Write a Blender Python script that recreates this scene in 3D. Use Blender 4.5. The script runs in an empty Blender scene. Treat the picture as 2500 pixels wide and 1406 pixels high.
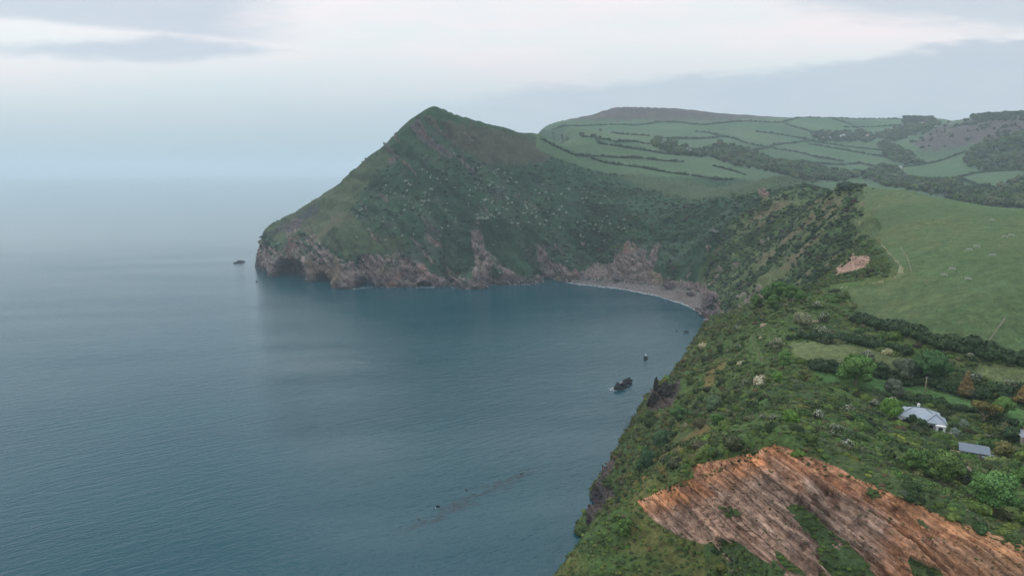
import bpy, bmesh, math, random
import numpy as np
from mathutils import Vector, Matrix

# ------------------------------------------------------------------ camera, sky, sun, exposure
SC = bpy.context.scene
COL = SC.collection
CAMH, PITCH, FPX = 140.0, math.radians(9.65), 1667.0
cam = bpy.data.cameras.new('camera'); cam_o = bpy.data.objects.new('camera', cam); COL.objects.link(cam_o)
cam.sensor_width = 36.0; cam.lens = 36.0 * FPX / 2500.0
cam.clip_start = 1.0; cam.clip_end = 60000.0
cam_o.location = (0, 0, CAMH); cam_o.rotation_euler = (math.pi / 2 - PITCH, 0, 0)
SC.camera = cam_o

SUN_EL, SUN_AZ = math.radians(32), math.radians(-62)     # azimuth from +Y, negative = left
world = bpy.data.worlds.new('World'); SC.world = world; world.use_nodes = True
def build_world():
    nt = world.node_tree; N = nt.nodes; L = nt.links; N.clear()
    out = N.new('ShaderNodeOutputWorld'); bg = N.new('ShaderNodeBackground')
    sky = N.new('ShaderNodeTexSky'); sky.sky_type = 'NISHITA'; sky.sun_disc = False
    sky.sun_elevation = SUN_EL; sky.sun_rotation = SUN_AZ
    sky.air_density = 1.0; sky.dust_density = 2.0; sky.ozone_density = 1.5
    tc = N.new('ShaderNodeTexCoord'); sep = N.new('ShaderNodeSeparateXYZ'); L.new(tc.outputs['Generated'], sep.inputs[0])
    def m(op, a, b=None, c=None, clamp=False):
        n = N.new('ShaderNodeMath'); n.operation = op; n.use_clamp = clamp
        for i, v in enumerate((a, b, c)):
            if v is None: continue
            if isinstance(v, (int, float)): n.inputs[i].default_value = v
            else: L.new(v, n.inputs[i])
        return n.outputs[0]
    def ss(v, lo, hi):
        n = N.new('ShaderNodeMapRange'); n.interpolation_type = 'SMOOTHSTEP'
        L.new(v, n.inputs[0]); n.inputs[1].default_value = lo; n.inputs[2].default_value = hi
        return n.outputs[0]
    def noise(vec, scale, detail, rough=.55):
        n = N.new('ShaderNodeTexNoise'); n.inputs['Scale'].default_value = scale; n.inputs['Detail'].default_value = detail
        n.inputs['Roughness'].default_value = rough; L.new(vec, n.inputs['Vector']); return n.outputs['Fac']
    def mix(f, a, b):
        n = N.new('ShaderNodeMix'); n.data_type = 'RGBA'
        L.new(f, n.inputs[0])
        for i, v in ((6, a), (7, b)):
            if isinstance(v, tuple): n.inputs[i].default_value = v
            else: L.new(v, n.inputs[i])
        return n.outputs[2]
    yy = m('MAXIMUM', m('ABSOLUTE', sep.outputs[1]), .25)
    u = m('DIVIDE', sep.outputs[0], yy); v = m('DIVIDE', sep.outputs[2], yy)
    cmb = N.new('ShaderNodeCombineXYZ'); L.new(u, cmb.inputs[0]); L.new(m('MULTIPLY', v, 4.5), cmb.inputs[1])
    n1 = noise(cmb.outputs[0], 2.6, 6, .55); n2 = noise(cmb.outputs[0], 7.0, 5, .6); n4 = noise(cmb.outputs[0], 15.0, 5, .6)
    wob = m('ADD', m('MULTIPLY', m('SUBTRACT', n1, .5), .07), m('ADD', m('MULTIPLY', m('SUBTRACT', n2, .5), .045), m('MULTIPLY', m('SUBTRACT', n4, .5), .02)))
    # a long bank of grey-blue stratus: below this rising line on the right
    line = m('ADD', m('MULTIPLY', u, .105), .112)
    bank = ss(m('SUBTRACT', m('ADD', line, wob), v), -.004, .014)
    bank = m('MULTIPLY', bank, ss(u, -.35, .1))
    # streak cloud upper left: a lens round v=.2 tapering to the right
    lv = m('SUBTRACT', v, m('ADD', m('MULTIPLY', u, -.012), .163))
    wid = m('MINIMUM', m('MULTIPLY', m('SUBTRACT', -.31, u), .13), m('ADD', m('MULTIPLY', m('ADD', u, .75), .05), .009))
    strk = ss(m('SUBTRACT', m('ADD', wid, m('MULTIPLY', wob, .75)), m('ABSOLUTE', lv)), -.007, .012)
    upA = ss(m('ADD', m('SUBTRACT', v, m('ADD', m('MULTIPLY', u, -.085), .146)), m('MULTIPLY', wob, .5)), -.004, .014)
    upA = m('MULTIPLY', upA, m('SUBTRACT', 1, ss(m('ADD', u, m('MULTIPLY', wob, 2.0)), -.42, -.26)))
    strk = m('MAXIMUM', strk, upA)
    # second bank upper right
    bank2 = ss(m('ADD', m('SUBTRACT', v, m('ADD', m('MULTIPLY', u, -.12), .265)), wob), -.005, .03)
    bank2 = m('MULTIPLY', bank2, ss(u, .28, .5))
    cl = m('MAXIMUM', bank, m('MULTIPLY', bank2, .8))
    cl = m('MAXIMUM', cl, m('MULTIPLY', strk, .95))
    thin = ss(n1, .3, .75)
    base = mix(thin, (.63, .665, .67, 1), (.76, .67, .685, 1))
    hor = ss(v, .01, .20)
    base = mix(hor, (.30, .41, .47, 1), base)
    zen = ss(v, 1.0, 2.4)
    base = mix(ss(v, .21, .42), base, (1.05, 1.10, 1.14, 1))
    base = mix(zen, base, (2.5, 2.78, 3.1, 1))
    cloud = mix(n2, (.37, .445, .52, 1), (.46, .50, .555, 1))
    colr = mix(m('MULTIPLY', cl, .95), base, cloud)
    skys = N.new('ShaderNodeMix'); skys.data_type = 'RGBA'; skys.blend_type = 'MULTIPLY'; skys.inputs[0].default_value = 1
    L.new(sky.outputs[0], skys.inputs[6]); skys.inputs[7].default_value = (.085, .085, .085, 1)
    fin = N.new('ShaderNodeMix'); fin.data_type = 'RGBA'; fin.inputs[0].default_value = .92
    L.new(skys.outputs[2], fin.inputs[6]); L.new(colr, fin.inputs[7])
    L.new(fin.outputs[2], bg.inputs[0]); bg.inputs[1].default_value = SKY_STRENGTH
    L.new(bg.outputs[0], out.inputs[0])
SKY_STRENGTH = 1.15
build_world()
sun = bpy.data.lights.new('sun', 'SUN'); sun_o = bpy.data.objects.new('sun', sun); COL.objects.link(sun_o)
sun.energy = 0.9; sun.angle = math.radians(14); sun.color = (1, .93, .84)
sd = Vector((math.sin(SUN_AZ) * math.cos(SUN_EL), math.cos(SUN_AZ) * math.cos(SUN_EL) , math.sin(SUN_EL)))
sun_o.rotation_euler = sd.to_track_quat('Z', 'Y').to_euler(); sun_o.location = sd * 3000
SC.view_settings.view_transform = 'Standard'; SC.view_settings.look = 'None'
SC.view_settings.exposure = 0.29; SC.view_settings.gamma = 1.0
SC.render.engine = 'CYCLES'
cy = SC.cycles
cy.use_denoising = True; cy.max_bounces = 6; cy.diffuse_bounces = 2; cy.glossy_bounces = 2; cy.volume_bounces = 4
cy.transparent_max_bounces = 8; cy.transmission_bounces = 2; cy.use_adaptive_sampling = True; cy.adaptive_threshold = 0.01

# ------------------------------------------------------------------ helpers
rng = np.random.default_rng(7); random.seed(7)
CP, SP = math.cos(PITCH), math.sin(PITCH)
def ray(px, py):
    x = (px - 1250) / FPX; y = (703 - py) / FPX
    F = CP + SP * y; U = -SP + CP * y
    return x / F, U / F                       # u = X/Y, v = (Z-CAMH)/Y
def P(px, py, Y):                             # a surveyed point at forward distance Y
    u, v = ray(px, py); return (u * Y, Y, CAMH + v * Y)
def Pz(px, py, z):
    u, v = ray(px, py); Y = (z - CAMH) / v; return (u * Y, Y, z)
def project(X, Y, Z):
    dz = Z - CAMH
    f = Y * CP - dz * SP; up = Y * SP + dz * CP
    return 1250 + FPX * X / f, 703 - FPX * up / f
def hash2(ix, iy, seed):
    h = (ix.astype(np.int64) * 374761393 + iy.astype(np.int64) * 668265263 + seed * 1274126177) & 0xffffffff
    h = ((h ^ (h >> 13)) * 1103515245) & 0xffffffff
    h = ((h ^ (h >> 16)) * 2654435761) & 0xffffffff
    return ((h >> 8) & 0xffff) / 65535.0
def vnoise(x, y, seed=0):
    ix = np.floor(x); iy = np.floor(y); fx = x - ix; fy = y - iy
    fx = fx * fx * fx * (fx * (fx * 6 - 15) + 10); fy = fy * fy * fy * (fy * (fy * 6 - 15) + 10)
    ix = ix.astype(np.int64); iy = iy.astype(np.int64)
    a = hash2(ix, iy, seed); b = hash2(ix + 1, iy, seed); c = hash2(ix, iy + 1, seed); d = hash2(ix + 1, iy + 1, seed)
    return (a + (b - a) * fx) * (1 - fy) + (c + (d - c) * fx) * fy
def fbm(x, y, seed=0, oct=4, gain=.5):
    s = 0; a = 1; t = 0; f = 1.0
    for i in range(oct):
        s = s + a * vnoise(x * f + 17.3 * i, y * f - 9.1 * i, seed + i); t += a; a *= gain; f *= 2.03
    return s / t * 2 - 1
def inpoly(px, py, poly):
    r = np.zeros(px.shape, bool); n = len(poly); j = n - 1
    for i in range(n):
        xi, yi = poly[i]; xj, yj = poly[j]
        c = ((yi > py) != (yj > py)) & (px < (xj - xi) * (py - yi) / ((yj - yi) if yj != yi else 1e-9) + xi)
        r ^= c; j = i
    return r
def sstep(x, a, b):
    t = np.clip((x - a) / (b - a), 0, 1); return t * t * (3 - 2 * t)

# ------------------------------------------------------------------ ground: survey points -> heights over (u, ln Y)
pts = []
def A(*l):
    for px, py, Y in l: pts.append(P(px, py, Y))
def Z(*l):
    for px, py, z in l: pts.append(Pz(px, py, z))
def W(*l):                                    # (px column, Y, z)
    for px, Y, z in l: pts.append(((px - 1250) / FPX * Y, Y, z))
COAST = [(627, 652), (637, 664), (662, 684), (700, 687), (750, 689), (800, 700), (850, 705), (900, 701), (950, 701), (1000, 702),
         (1050, 701), (1100, 698), (1150, 706), (1200, 696), (1250, 695), (1320, 691), (1380, 688), (1440, 692), (1500, 698), (1560, 708),
         (1620, 722), (1660, 735), (1700, 755), (1722, 771)]
for (a, b) in COAST: Z((a, b, 0.3))
for (a, b) in COAST[3:18:2]: Z((a, b + 7, -9))
for (a, b) in COAST[:3]: Z((a - 9, b + 4, -9))
for (a, b) in COAST[18::2]: Z((a - 12, b + 12, -5))
# back of the headland and open sea
for px, Y in ((600, 1040), (560, 1100), (600, 1200), (700, 1180), (800, 1200), (900, 1230), (1000, 1260), (1100, 1300), (1200, 1400), (1270, 1600), (1300, 1900),
              (1300, 2200), (1300, 2600), (1350, 3200), (1500, 3900), (1200, 2000), (1000, 1600), (800, 1500), (600, 1600), (500, 900), (500, 2500), (1000, 2500), (1200, 3200)):
    W((px, Y, -25))
for px, py in ((550, 800), (700, 720), (850, 740), (1000, 740), (1150, 740), (1300, 740), (1450, 740), (1550, 760), (1620, 780), (1000, 850), (1300, 850), (1500, 850),
               (1600, 850), (1640, 800), (700, 900), (1000, 1000), (1300, 1000), (1480, 980), (1520, 920), (700, 1200), (1000, 1200), (1300, 1150), (1420, 1120), (1380, 1250),
               (1250, 1350), (1000, 1406), (700, 1406), (550, 1100)):
    Z((px, py, -16))
W((1250, 130, -20), (1250, 80, -20), (1250, 46, -20), (900, 60, -20), (900, 120, -20), (600, 60, -20), (1600, 46, -15), (2000, 46, -15), (2400, 46, -12), (2800, 46, -10),
  (1600, 62, -12), (2000, 62, -4), (2400, 62, 0), (2900, 62, 6), (1700, 80, 4), (2000, 80, 12), (2400, 80, 22), (2900, 80, 34), (1450, 100, -5), (1600, 105, 8), (1350, 120, 8), (1400, 135, 28))
# headland: skyline, then the face
A((1062, 264, 1010), (1035, 275, 1010), (1000, 296, 1010), (970, 322, 1010), (910, 375, 1008), (850, 425, 1005), (770, 485, 1000), (700, 531, 995), (656, 562, 1000), (638, 590, 1005), (629, 620, 1012),
  (1100, 278, 1015), (1140, 293, 1020), (1180, 303, 1030), (1240, 314, 1060), (1310, 325, 1120))
W((640, 1050, 5), (700, 1060, 40), (800, 1080, 60), (900, 1090, 90), (1000, 1100, 110), (1062, 1110, 130), (1150, 1160, 130), (1230, 1230, 130), (1000, 1180, 20), (1100, 1220, 30))
A((660, 640, 925), (680, 600, 940), (700, 560, 975), (740, 560, 955), (745, 625, 890), (800, 640, 865), (850, 632, 842), (770, 590, 905), (850, 550, 905), (850, 480, 960), (950, 630, 842), (950, 550, 890), (950, 470, 940), (950, 400, 985),
  (1050, 640, 848), (1050, 590, 868), (1050, 500, 920), (1050, 400, 965), (1050, 330, 992), (1140, 650, 840), (1200, 620, 860), (1200, 550, 895), (1200, 500, 930), (1200, 400, 985), (1200, 345, 1012),
  (1300, 640, 878), (1300, 550, 920), (1300, 450, 985), (1300, 400, 1020), (1330, 360, 1075), (1400, 640, 880), (1450, 630, 880), (1450, 550, 925), (1450, 480, 975), (1450, 430, 1040), (1480, 400, 1110),
  (1560, 620, 850), (1560, 560, 895), (1600, 500, 950), (1600, 460, 1000), (1650, 660, 775), (1700, 600, 790), (1700, 520, 860), (1700, 480, 930), (1740, 460, 990), (1740, 700, 700), (1800, 650, 700), (1800, 550, 762), (1800, 478, 840), (1800, 450, 930),
  (1890, 430, 880), (1850, 440, 880), (1850, 480, 800), (1950, 437, 860), (1900, 500, 740), (1900, 600, 640), (1900, 680, 560), (1830, 700, 610), (2000, 550, 590), (2000, 480, 650), (1960, 455, 760), (2000, 640, 495), (2060, 450, 600), (2040, 520, 560), (2060, 600, 470))
W((1890, 960, 100), (2000, 1000, 85), (1960, 900, 110))
# bay behind the near headland (hidden dip)
W((1760, 600, 4), (1780, 520, -4), (1760, 470, -6), (1850, 520, 12), (1850, 430, 20), (1900, 450, 35), (1950, 420, 55), (1700, 500, -12), (1650, 430, -12), (1600, 380, -14), (1700, 440, -8), (1550, 340, -12), (1500, 320, -10), (1460, 310, -12))
# near headland
Z((1640, 712, 2.6), (1680, 724, 3), (1600, 707, 2.4), (1560, 701, 2.2), (1700, 737, 3.4), (1640, 704, 3.6), (1690, 716, 4.2))
Z((1740, 776, 50), (1700, 830, 42), (1650, 893, 40), (1610, 940, 42), (1600, 938, 45), (1590, 975, 32), (1562, 1010, 26), (1525, 1085, 21), (1505, 1116, 16), (1470, 1160, 8), (1440, 1240, 5),
  (1438, 1268, -1), (1475, 1250, 8), (1495, 1215, 12), (1820, 757, 70), (1780, 765, 60), (1900, 740, 80), (1980, 730, 86), (1830, 830, 68), (1750, 850, 58), (1720, 900, 52), (1660, 960, 46), (1800, 950, 66), (1700, 1000, 52),
  (1620, 1050, 38), (1580, 1110, 30), (1530, 1180, 20), (1600, 1150, 40), (1560, 1180, 32), (1650, 1110, 52), (1930, 850, 77), (2050, 860, 77), (2060, 800, 80), (1900, 900, 75), (1900, 950, 76), (1900, 1000, 80), (1900, 1050, 84),
  (1750, 1050, 67), (1830, 1070, 79), (2000, 930, 71), (2050, 1000, 73), (2050, 1090, 82), (2200, 930, 71), (2257, 965, 70), (2260, 1035, 68), (2400, 980, 70), (2500, 1000, 70), (2400, 1110, 68), (2200, 1090, 74), (2350, 1040, 68), (2500, 1120, 68),
  (2300, 1190, 76), (2420, 1240, 75), (2500, 1290, 74), (2150, 1140, 81), (2200, 880, 76), (2400, 920, 75))
Z((1350, 1406, 42), (1380, 1370, 45), (1410, 1330, 48), (1440, 1295, 51), (1500, 1250, 57), (1560, 1215, 61), (1630, 1185, 66), (1695, 1155, 71), (1695, 1130, 72.6), (1740, 1120, 76.5), (1780, 1112, 80), (1850, 1095, 85), (1885, 1083, 87), (1960, 1106, 86),
  (2080, 1156, 84), (2200, 1210, 82), (2330, 1262, 80), (2500, 1322, 78))
W((1440, 180, 26), (1400, 190, 8), (1360, 200, -8), (1480, 200, 20), (1520, 205, 28), (1430, 225, -6), (1300, 170, -10), (1330, 150, 25), (1480, 225, 8))
A((1450, 1400, 146), (1520, 1330, 150), (1600, 1350, 144), (1600, 1260, 151))
for px_, pt_, yt_ in ((1700, 1180, 149), (1800, 1112, 138), (1900, 1090, 128), (2000, 1128, 124.5), (2100, 1172, 120), (2200, 1215, 116.5), (2300, 1256, 113), (2400, 1295, 110), (2500, 1325, 107.2), (2620, 1365, 104)):
    A(*[(px_, pt_ + d_, yt_ * (1 - .00042 * d_)) for d_ in (45, 110, 190, 290, 400)])
# the big pasture, its skyline and far side
Z((2060, 705, 88), (2100, 790, 80), (2300, 850, 81), (2500, 880, 80), (2200, 700, 91), (2350, 700, 95), (2500, 700, 97), (2150, 740, 86), (2300, 770, 89), (2500, 790, 89), (2300, 600, 104), (2500, 610, 105), (2200, 550, 109), (2350, 560, 109), (2110, 540, 106), (2200, 640, 98), (2150, 690, 91), (2140, 600, 100))
Z((2100, 650, 90), (2080, 655, 86), (2045, 680, 78), (2050, 630, 88), (2090, 615, 96))
A((2100, 456, 600), (2200, 463, 560), (2300, 483, 500), (2400, 509, 455), (2500, 541, 405))
W((2100, 700, 112), (2200, 680, 108), (2300, 640, 105), (2400, 600, 98), (2500, 560, 92), (2100, 850, 85), (2300, 850, 72), (2500, 800, 68))
# inland fields and far hills
A((1400, 360, 1150), (1400, 335, 1300), (1500, 375, 1180), (1500, 345, 1400), (1600, 400, 1150), (1600, 370, 1300), (1700, 420, 1120), (1750, 400, 1250), (1830, 415, 1250), (1820, 440, 1050), (1380, 318, 1700), (1500, 325, 1700),
  (1322, 322, 1980), (1340, 315, 2000), (1362, 308, 2020), (1385, 303, 2050), (1410, 300, 2060), (1440, 297, 2070), (1465, 291, 2090), (1490, 282, 2130), (1520, 277, 2180), (1560, 280, 2200), (1320, 319, 2050), (1335, 310, 2080), (1350, 303, 2110), (1365, 298, 2130), (1380, 294, 2150), (1405, 291, 2165), (1430, 289, 2180), (1455, 283, 2200), (1480, 270, 2240), (1495, 264, 2270), (1515, 262, 2300), (1560, 263, 2340), (1620, 266, 2400), (1750, 274, 2450), (1880, 284, 2500), (2050, 288, 2600), (2200, 291, 2650), (2300, 291, 2600), (2380, 287, 2100), (2440, 284, 2000), (2500, 283, 1950),
  (1600, 310, 2050), (1700, 335, 1800), (1700, 300, 2150), (1850, 310, 2100), (1850, 350, 1750), (1900, 390, 1550), (2000, 350, 1900), (2000, 310, 2250), (2000, 400, 1600), (2150, 330, 2200), (2100, 360, 1900), (2100, 400, 1650), (2150, 430, 1450), (2200, 380, 1700), (2000, 430, 1350), (2070, 445, 1250), (1680, 372, 1500), (1600, 345, 1550),
  (2250, 340, 1950), (2300, 310, 2000), (2300, 400, 1550), (2300, 450, 1280), (2400, 340, 1700), (2400, 420, 1350), (2500, 340, 1550), (2500, 420, 1250), (2400, 490, 1080), (2500, 510, 950), (2200, 450, 1280), (2230, 470, 1100), (2350, 495, 950), (2500, 480, 1050))
W((1322, 2150, 215), (1336, 2230, 225), (1352, 2290, 235), (1380, 2350, 250), (1430, 2400, 262), (1330, 2600, 60), (1400, 2600, 180), (1470, 2500, 250), (1510, 2800, 280), (1750, 3000, 280), (2050, 3200, 270), (2300, 3200, 260), (2500, 2600, 240), (1510, 3600, 150), (2000, 4200, 150), (2500, 4200, 150), (1700, 6000, 60), (2300, 6500, 60))
pts = np.array(pts)
pu, psn, pz = pts[:, 0] / pts[:, 1], np.log(pts[:, 1]), pts[:, 2]
edge = (pu > .60)
pu = np.concatenate([pu, pu[edge] + .30, pu[edge] + .95, np.full(8, -.62)]); psn = np.concatenate([psn, psn[edge], psn[edge], np.linspace(3.8, 9, 8)]); pz = np.concatenate([pz, pz[edge], pz[edge], np.full(8, -25.)])
def kern(r2): return np.sqrt(r2 + 1.0e-4)
D2 = (pu[:, None] - pu[None]) ** 2 + (psn[:, None] - psn[None]) ** 2
n = len(pu); Am = np.zeros((n + 3, n + 3)); Am[:n, :n] = kern(D2) - np.eye(n) * 2e-4
Am[:n, n] = 1; Am[:n, n + 1] = pu; Am[:n, n + 2] = psn; Am[n:, :n] = Am[:n, n:].T
wts = np.linalg.solve(Am, np.concatenate([pz, [0, 0, 0]]))
GU, GS = np.linspace(-.50, 1.82, 640), np.linspace(math.log(45), math.log(7000), 1000)
H = np.zeros((len(GS), len(GU)))
for i in range(len(GS)):
    d2 = (GU[:, None] - pu[None]) ** 2 + (GS[i] - psn[None]) ** 2
    H[i] = kern(d2) @ wts[:n] + wts[n] + wts[n + 1] * GU + wts[n + 2] * GS[i]
# broad natural relief
uu, s_ = np.meshgrid(GU, GS); YY = np.exp(s_); XX = uu * YY
far = sstep(YY, 1100, 1600)
H += far * (H > 5) * (fbm(XX / 260, YY / 260, 3, 3) * 7 * sstep(uu, .16, .3))
H = np.maximum(H, -30)
BEACH = [(1400, 686), (1480, 688), (1540, 695), (1590, 700), (1640, 706), (1698, 711), (1716, 720), (1722, 745), (1700, 756), (1660, 737), (1620, 724), (1560, 711), (1500, 701), (1440, 695), (1400, 691)]
bpx, bpy_ = project(XX, YY, 2.0)
bmask = inpoly(bpx, bpy_, BEACH) & (YY > 640) & (YY < 870)
bk = np.zeros_like(H); bk[bmask] = 1
for _ in range(2): bk[1:-1, 1:-1] = (bk[1:-1, 1:-1] * 2 + bk[:-2, 1:-1] + bk[2:, 1:-1] + bk[1:-1, :-2] + bk[1:-1, 2:]) / 6
H = H * (1 - bk) + bk * np.clip(H * .35, .45, 3.4)
def bil(G, u, s):
    a = np.clip((u - GU[0]) / (GU[1] - GU[0]), 0, len(GU) - 1.001); b = np.clip((s - GS[0]) / (GS[1] - GS[0]), 0, len(GS) - 1.001)
    i = a.astype(int); j = b.astype(int); fa = a - i; fb = b - j
    return (G[j, i] * (1 - fa) + G[j, i + 1] * fa) * (1 - fb) + (G[j + 1, i] * (1 - fa) + G[j + 1, i + 1] * fa) * fb
# adaptive rows: spacing follows the length of each profile
V = (H - CAMH) / YY
dV = np.diff(V, axis=0) / (GS[1] - GS[0])
rho = np.where(dV > 0, np.abs(dV), np.abs(dV) * .18) + .045
kx = np.exp(-np.linspace(-2, 2, 9) ** 2); kx /= kx.sum()
rho = np.stack([np.convolve(np.pad(r, 4, 'edge'), kx, 'valid') for r in rho])
cum = np.concatenate([np.zeros((1, len(GU))), np.cumsum(rho, axis=0)], axis=0); cum /= cum[-1]
NC, NR = 1760, 1500
U = np.concatenate([np.linspace(-.44, .92, 1420), np.linspace(.92, 1.75, 341)[1:]])
S = np.zeros((NR, NC)); T = np.linspace(0, 1, NR)
Sg = np.stack([np.interp(T, cum[:, k], GS) for k in range(len(GU))], axis=1)
ga = (U - GU[0]) / (GU[1] - GU[0]); gi = ga.astype(int); gf = ga - gi
S = Sg[:, gi] * (1 - gf) + Sg[:, gi + 1] * gf
Ug = np.broadcast_to(U, S.shape)
Y = np.exp(S); X = Ug * Y; Zt = bil(H, Ug, S)
def normals(X, Y, Zt):
    p = np.stack([X, Y, Zt], -1)
    a = np.zeros_like(p); b = np.zeros_like(p)
    a[:, 1:-1] = p[:, 2:] - p[:, :-2]; a[:, 0] = p[:, 1] - p[:, 0]; a[:, -1] = p[:, -1] - p[:, -2]
    b[1:-1] = p[2:] - p[:-2]; b[0] = p[1] - p[0]; b[-1] = p[-1] - p[-2]
    nn = np.cross(a, b); area = np.linalg.norm(nn, axis=-1) / 4; nn /= (area * 4 + 1e-9)[..., None]
    return nn, area
PX, PY = project(X, Y, Zt)
N0, _ = normals(X, Y, Zt)
# ------------------------------------------------------------------ where each kind of ground lies
j1 = fbm(X / 14, (Y + Zt) / 14, 21, 4) ; j2 = fbm(X / 5, (Y + Zt * 1.3) / 5, 31, 3)
strat = (Zt + .85 * X + .2 * Y) + 1.2 * fbm(X / 16, Zt / 16, 19, 3)                       # the beds dip to the right
j3 = fbm(strat / 2.2, (X - .5 * Zt) / 14, 41, 4)
pxw = PX + 0 * j1; pyw = PY
sc = FPX / Y
def reg(poly, ylo, yhi, wob=2.0, grow=0):
    qx = PX + (j1 * .6 + j2 * .4) * wob * sc; qy = PY + (j2 * .5 + j3 * .5) * wob * sc
    return inpoly(qx, qy, poly) & (Y > ylo) & (Y < yhi)
rock = np.zeros(X.shape); soil = np.zeros(X.shape)
SCAR = [(1556, 1222), (1600, 1203), (1650, 1180), (1697, 1166), (1692, 1137), (1740, 1125), (1800, 1111), (1845, 1100), (1855, 1092), (1888, 1083), (1925, 1093), (1960, 1108), (2010, 1126), (2060, 1147), (2110, 1176), (2160, 1193),
        (2190, 1214), (2230, 1225), (2260, 1238), (2300, 1258), (2350, 1276), (2400, 1290), (2450, 1312), (2500, 1332), (2600, 1370), (2900, 1450), (2900, 2600), (1700, 2600), (1850, 1500), (1830, 1420), (1770, 1375), (1745, 1325), (1715, 1328), (1650, 1302), (1600, 1272), (1570, 1240)]
scar = inpoly(PX + j1 * 9 + j2 * 5, PY + j2 * 4 + j1 * 6, SCAR) & (Y > 60) & (Y < 175)
gp = [[(1915, 1230), (1960, 1240), (2010, 1285), (2060, 1325), (2130, 1400), (2180, 1470), (2060, 1470), (1990, 1350), (1940, 1290)], [(1755, 1240), (1800, 1250), (1850, 1285), (1830, 1300), (1770, 1265)],
      [(1740, 1330), (1800, 1320), (1900, 1380), (1950, 1450), (1800, 1450)], [(1985, 1335), (2040, 1340), (2100, 1450), (2000, 1450)], [(2220, 1350), (2290, 1365), (2330, 1420), (2250, 1430)], [(2110, 1195), (2140, 1200), (2160, 1220), (2130, 1215)], [(2240, 1262), (2260, 1270), (2280, 1300), (2255, 1290)]]
green = np.zeros(X.shape, bool)
for g in gp: green |= reg(g, 60, 175, 3.0) & (j3 + .6 * j2 < .35)
depthin = PY - np.interp(PX, [1556, 1697, 1888, 2200, 2500, 2900], [1222, 1166, 1084, 1215, 1332, 1450])
low = sstep(depthin, 90, 300)
green |= scar & (j3 * .55 + j1 * .45 + j2 * .25 > .74 - .56 * low)
rock[scar & ~green] = 1
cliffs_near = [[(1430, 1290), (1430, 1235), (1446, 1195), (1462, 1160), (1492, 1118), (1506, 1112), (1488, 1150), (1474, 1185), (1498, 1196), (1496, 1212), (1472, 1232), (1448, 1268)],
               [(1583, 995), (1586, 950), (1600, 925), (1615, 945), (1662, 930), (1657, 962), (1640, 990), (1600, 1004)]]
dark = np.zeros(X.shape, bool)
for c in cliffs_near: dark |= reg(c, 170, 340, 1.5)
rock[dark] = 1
# headland cliffs
hr = [(600, 570), (640, 590), (655, 600), (690, 612), (700, 590), (722, 584), (748, 572), (770, 578), (782, 598), (805, 618), (838, 636), (870, 640), (880, 628), (905, 622), (950, 626), (972, 612), (985, 612), (1000, 640), (1040, 662), (1075, 672), (1110, 690), (1150, 690), (1160, 740), (600, 740)]
hang = (Y > 790) & (Y < 1100)
hrm = reg(hr, 790, 1070, 4.5) & ~((j3 + .6 * j1 > .22) & (Zt > 22 + 14 * j1))
base_h = 9 + 6 * j1 + 7 * j3
hrm |= (Y > 600) & (Y < 1070) & (Zt < base_h) & (PX < 1800) & (X < 330)
for c in ([(1146, 560), (1172, 560), (1186, 620), (1204, 650), (1200, 710), (1140, 710), (1160, 650), (1152, 600)], [(1225, 652), (1247, 658), (1264, 680), (1290, 702), (1236, 702)],
          [(1310, 598), (1330, 598), (1342, 635), (1375, 650), (1425, 686), (1436, 700), (1330, 700), (1316, 650)],
          [(1478, 672), (1495, 640), (1528, 588), (1562, 596), (1578, 612), (1580, 640), (1592, 608), (1604, 590), (1614, 600), (1594, 655), (1606, 712), (1550, 706), (1500, 695)],
          [(1640, 690), (1700, 690), (1760, 720), (1765, 780), (1700, 770), (1640, 735)], [(690, 552), (712, 530), (742, 540), (732, 566), (706, 582)],
          [(1000, 312), (1020, 288), (1032, 300), (1042, 328), (1080, 358), (1122, 392), (1090, 384), (1030, 345)], [(945, 395), (962, 380), (968, 402), (950, 408)],
          [(1012, 640), (1030, 644), (1075, 690), (1050, 695)], [(1078, 642), (1090, 650), (1120, 690), (1105, 690)], [(1408, 590), (1430, 588), (1425, 600)]):
    hrm |= reg(c, 560, 1070, 3.5) & (j3 + .5 * j2 > -.45)
redp = np.zeros(X.shape, bool)
for c in ([(2040, 684), (2044, 655), (2066, 640), (2085, 622), (2118, 624), (2122, 642), (2108, 656), (2075, 670)], [(1852, 470), (1866, 462), (1880, 470), (1872, 486), (1858, 484)],
          ):
    redp |= reg(c, 350, 1000, 2.0)
tz = (X - .5 * Zt)
stw = sstep(fbm(X / 90, Zt / 70, 88, 2), -.25, .25)
strk_ = (Y > 790) & (Y < 1000) & (PX > 760) & (PX < 1470) & (PY > 470 + 40 * j1) & (Zt < 110) & (fbm((Zt + .85 * X) / 7, tz / 42, 89, 4) * (.55 + .45 * stw) + .12 * j2 > .42)
strk_ |= (Y > 900) & (Y < 1040) & (PX > 930) & (PX < 1160) & (PY > 285) & (PY < 430) & (fbm((Zt + .85 * X) / 8, tz / 45, 90, 4) + .12 * j2 > .56)
gullyrock = (Y > 450) & (Y < 800) & (PX > 1640) & (X < 420) & (Zt < 75) & (N0[..., 2] < .8) & (fbm(X / 9, (Y * .3 + Zt * .2) / 9, 77, 4) + .3 * j2 > .48)
rock[hrm | redp | gullyrock | strk_] = 1
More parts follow.
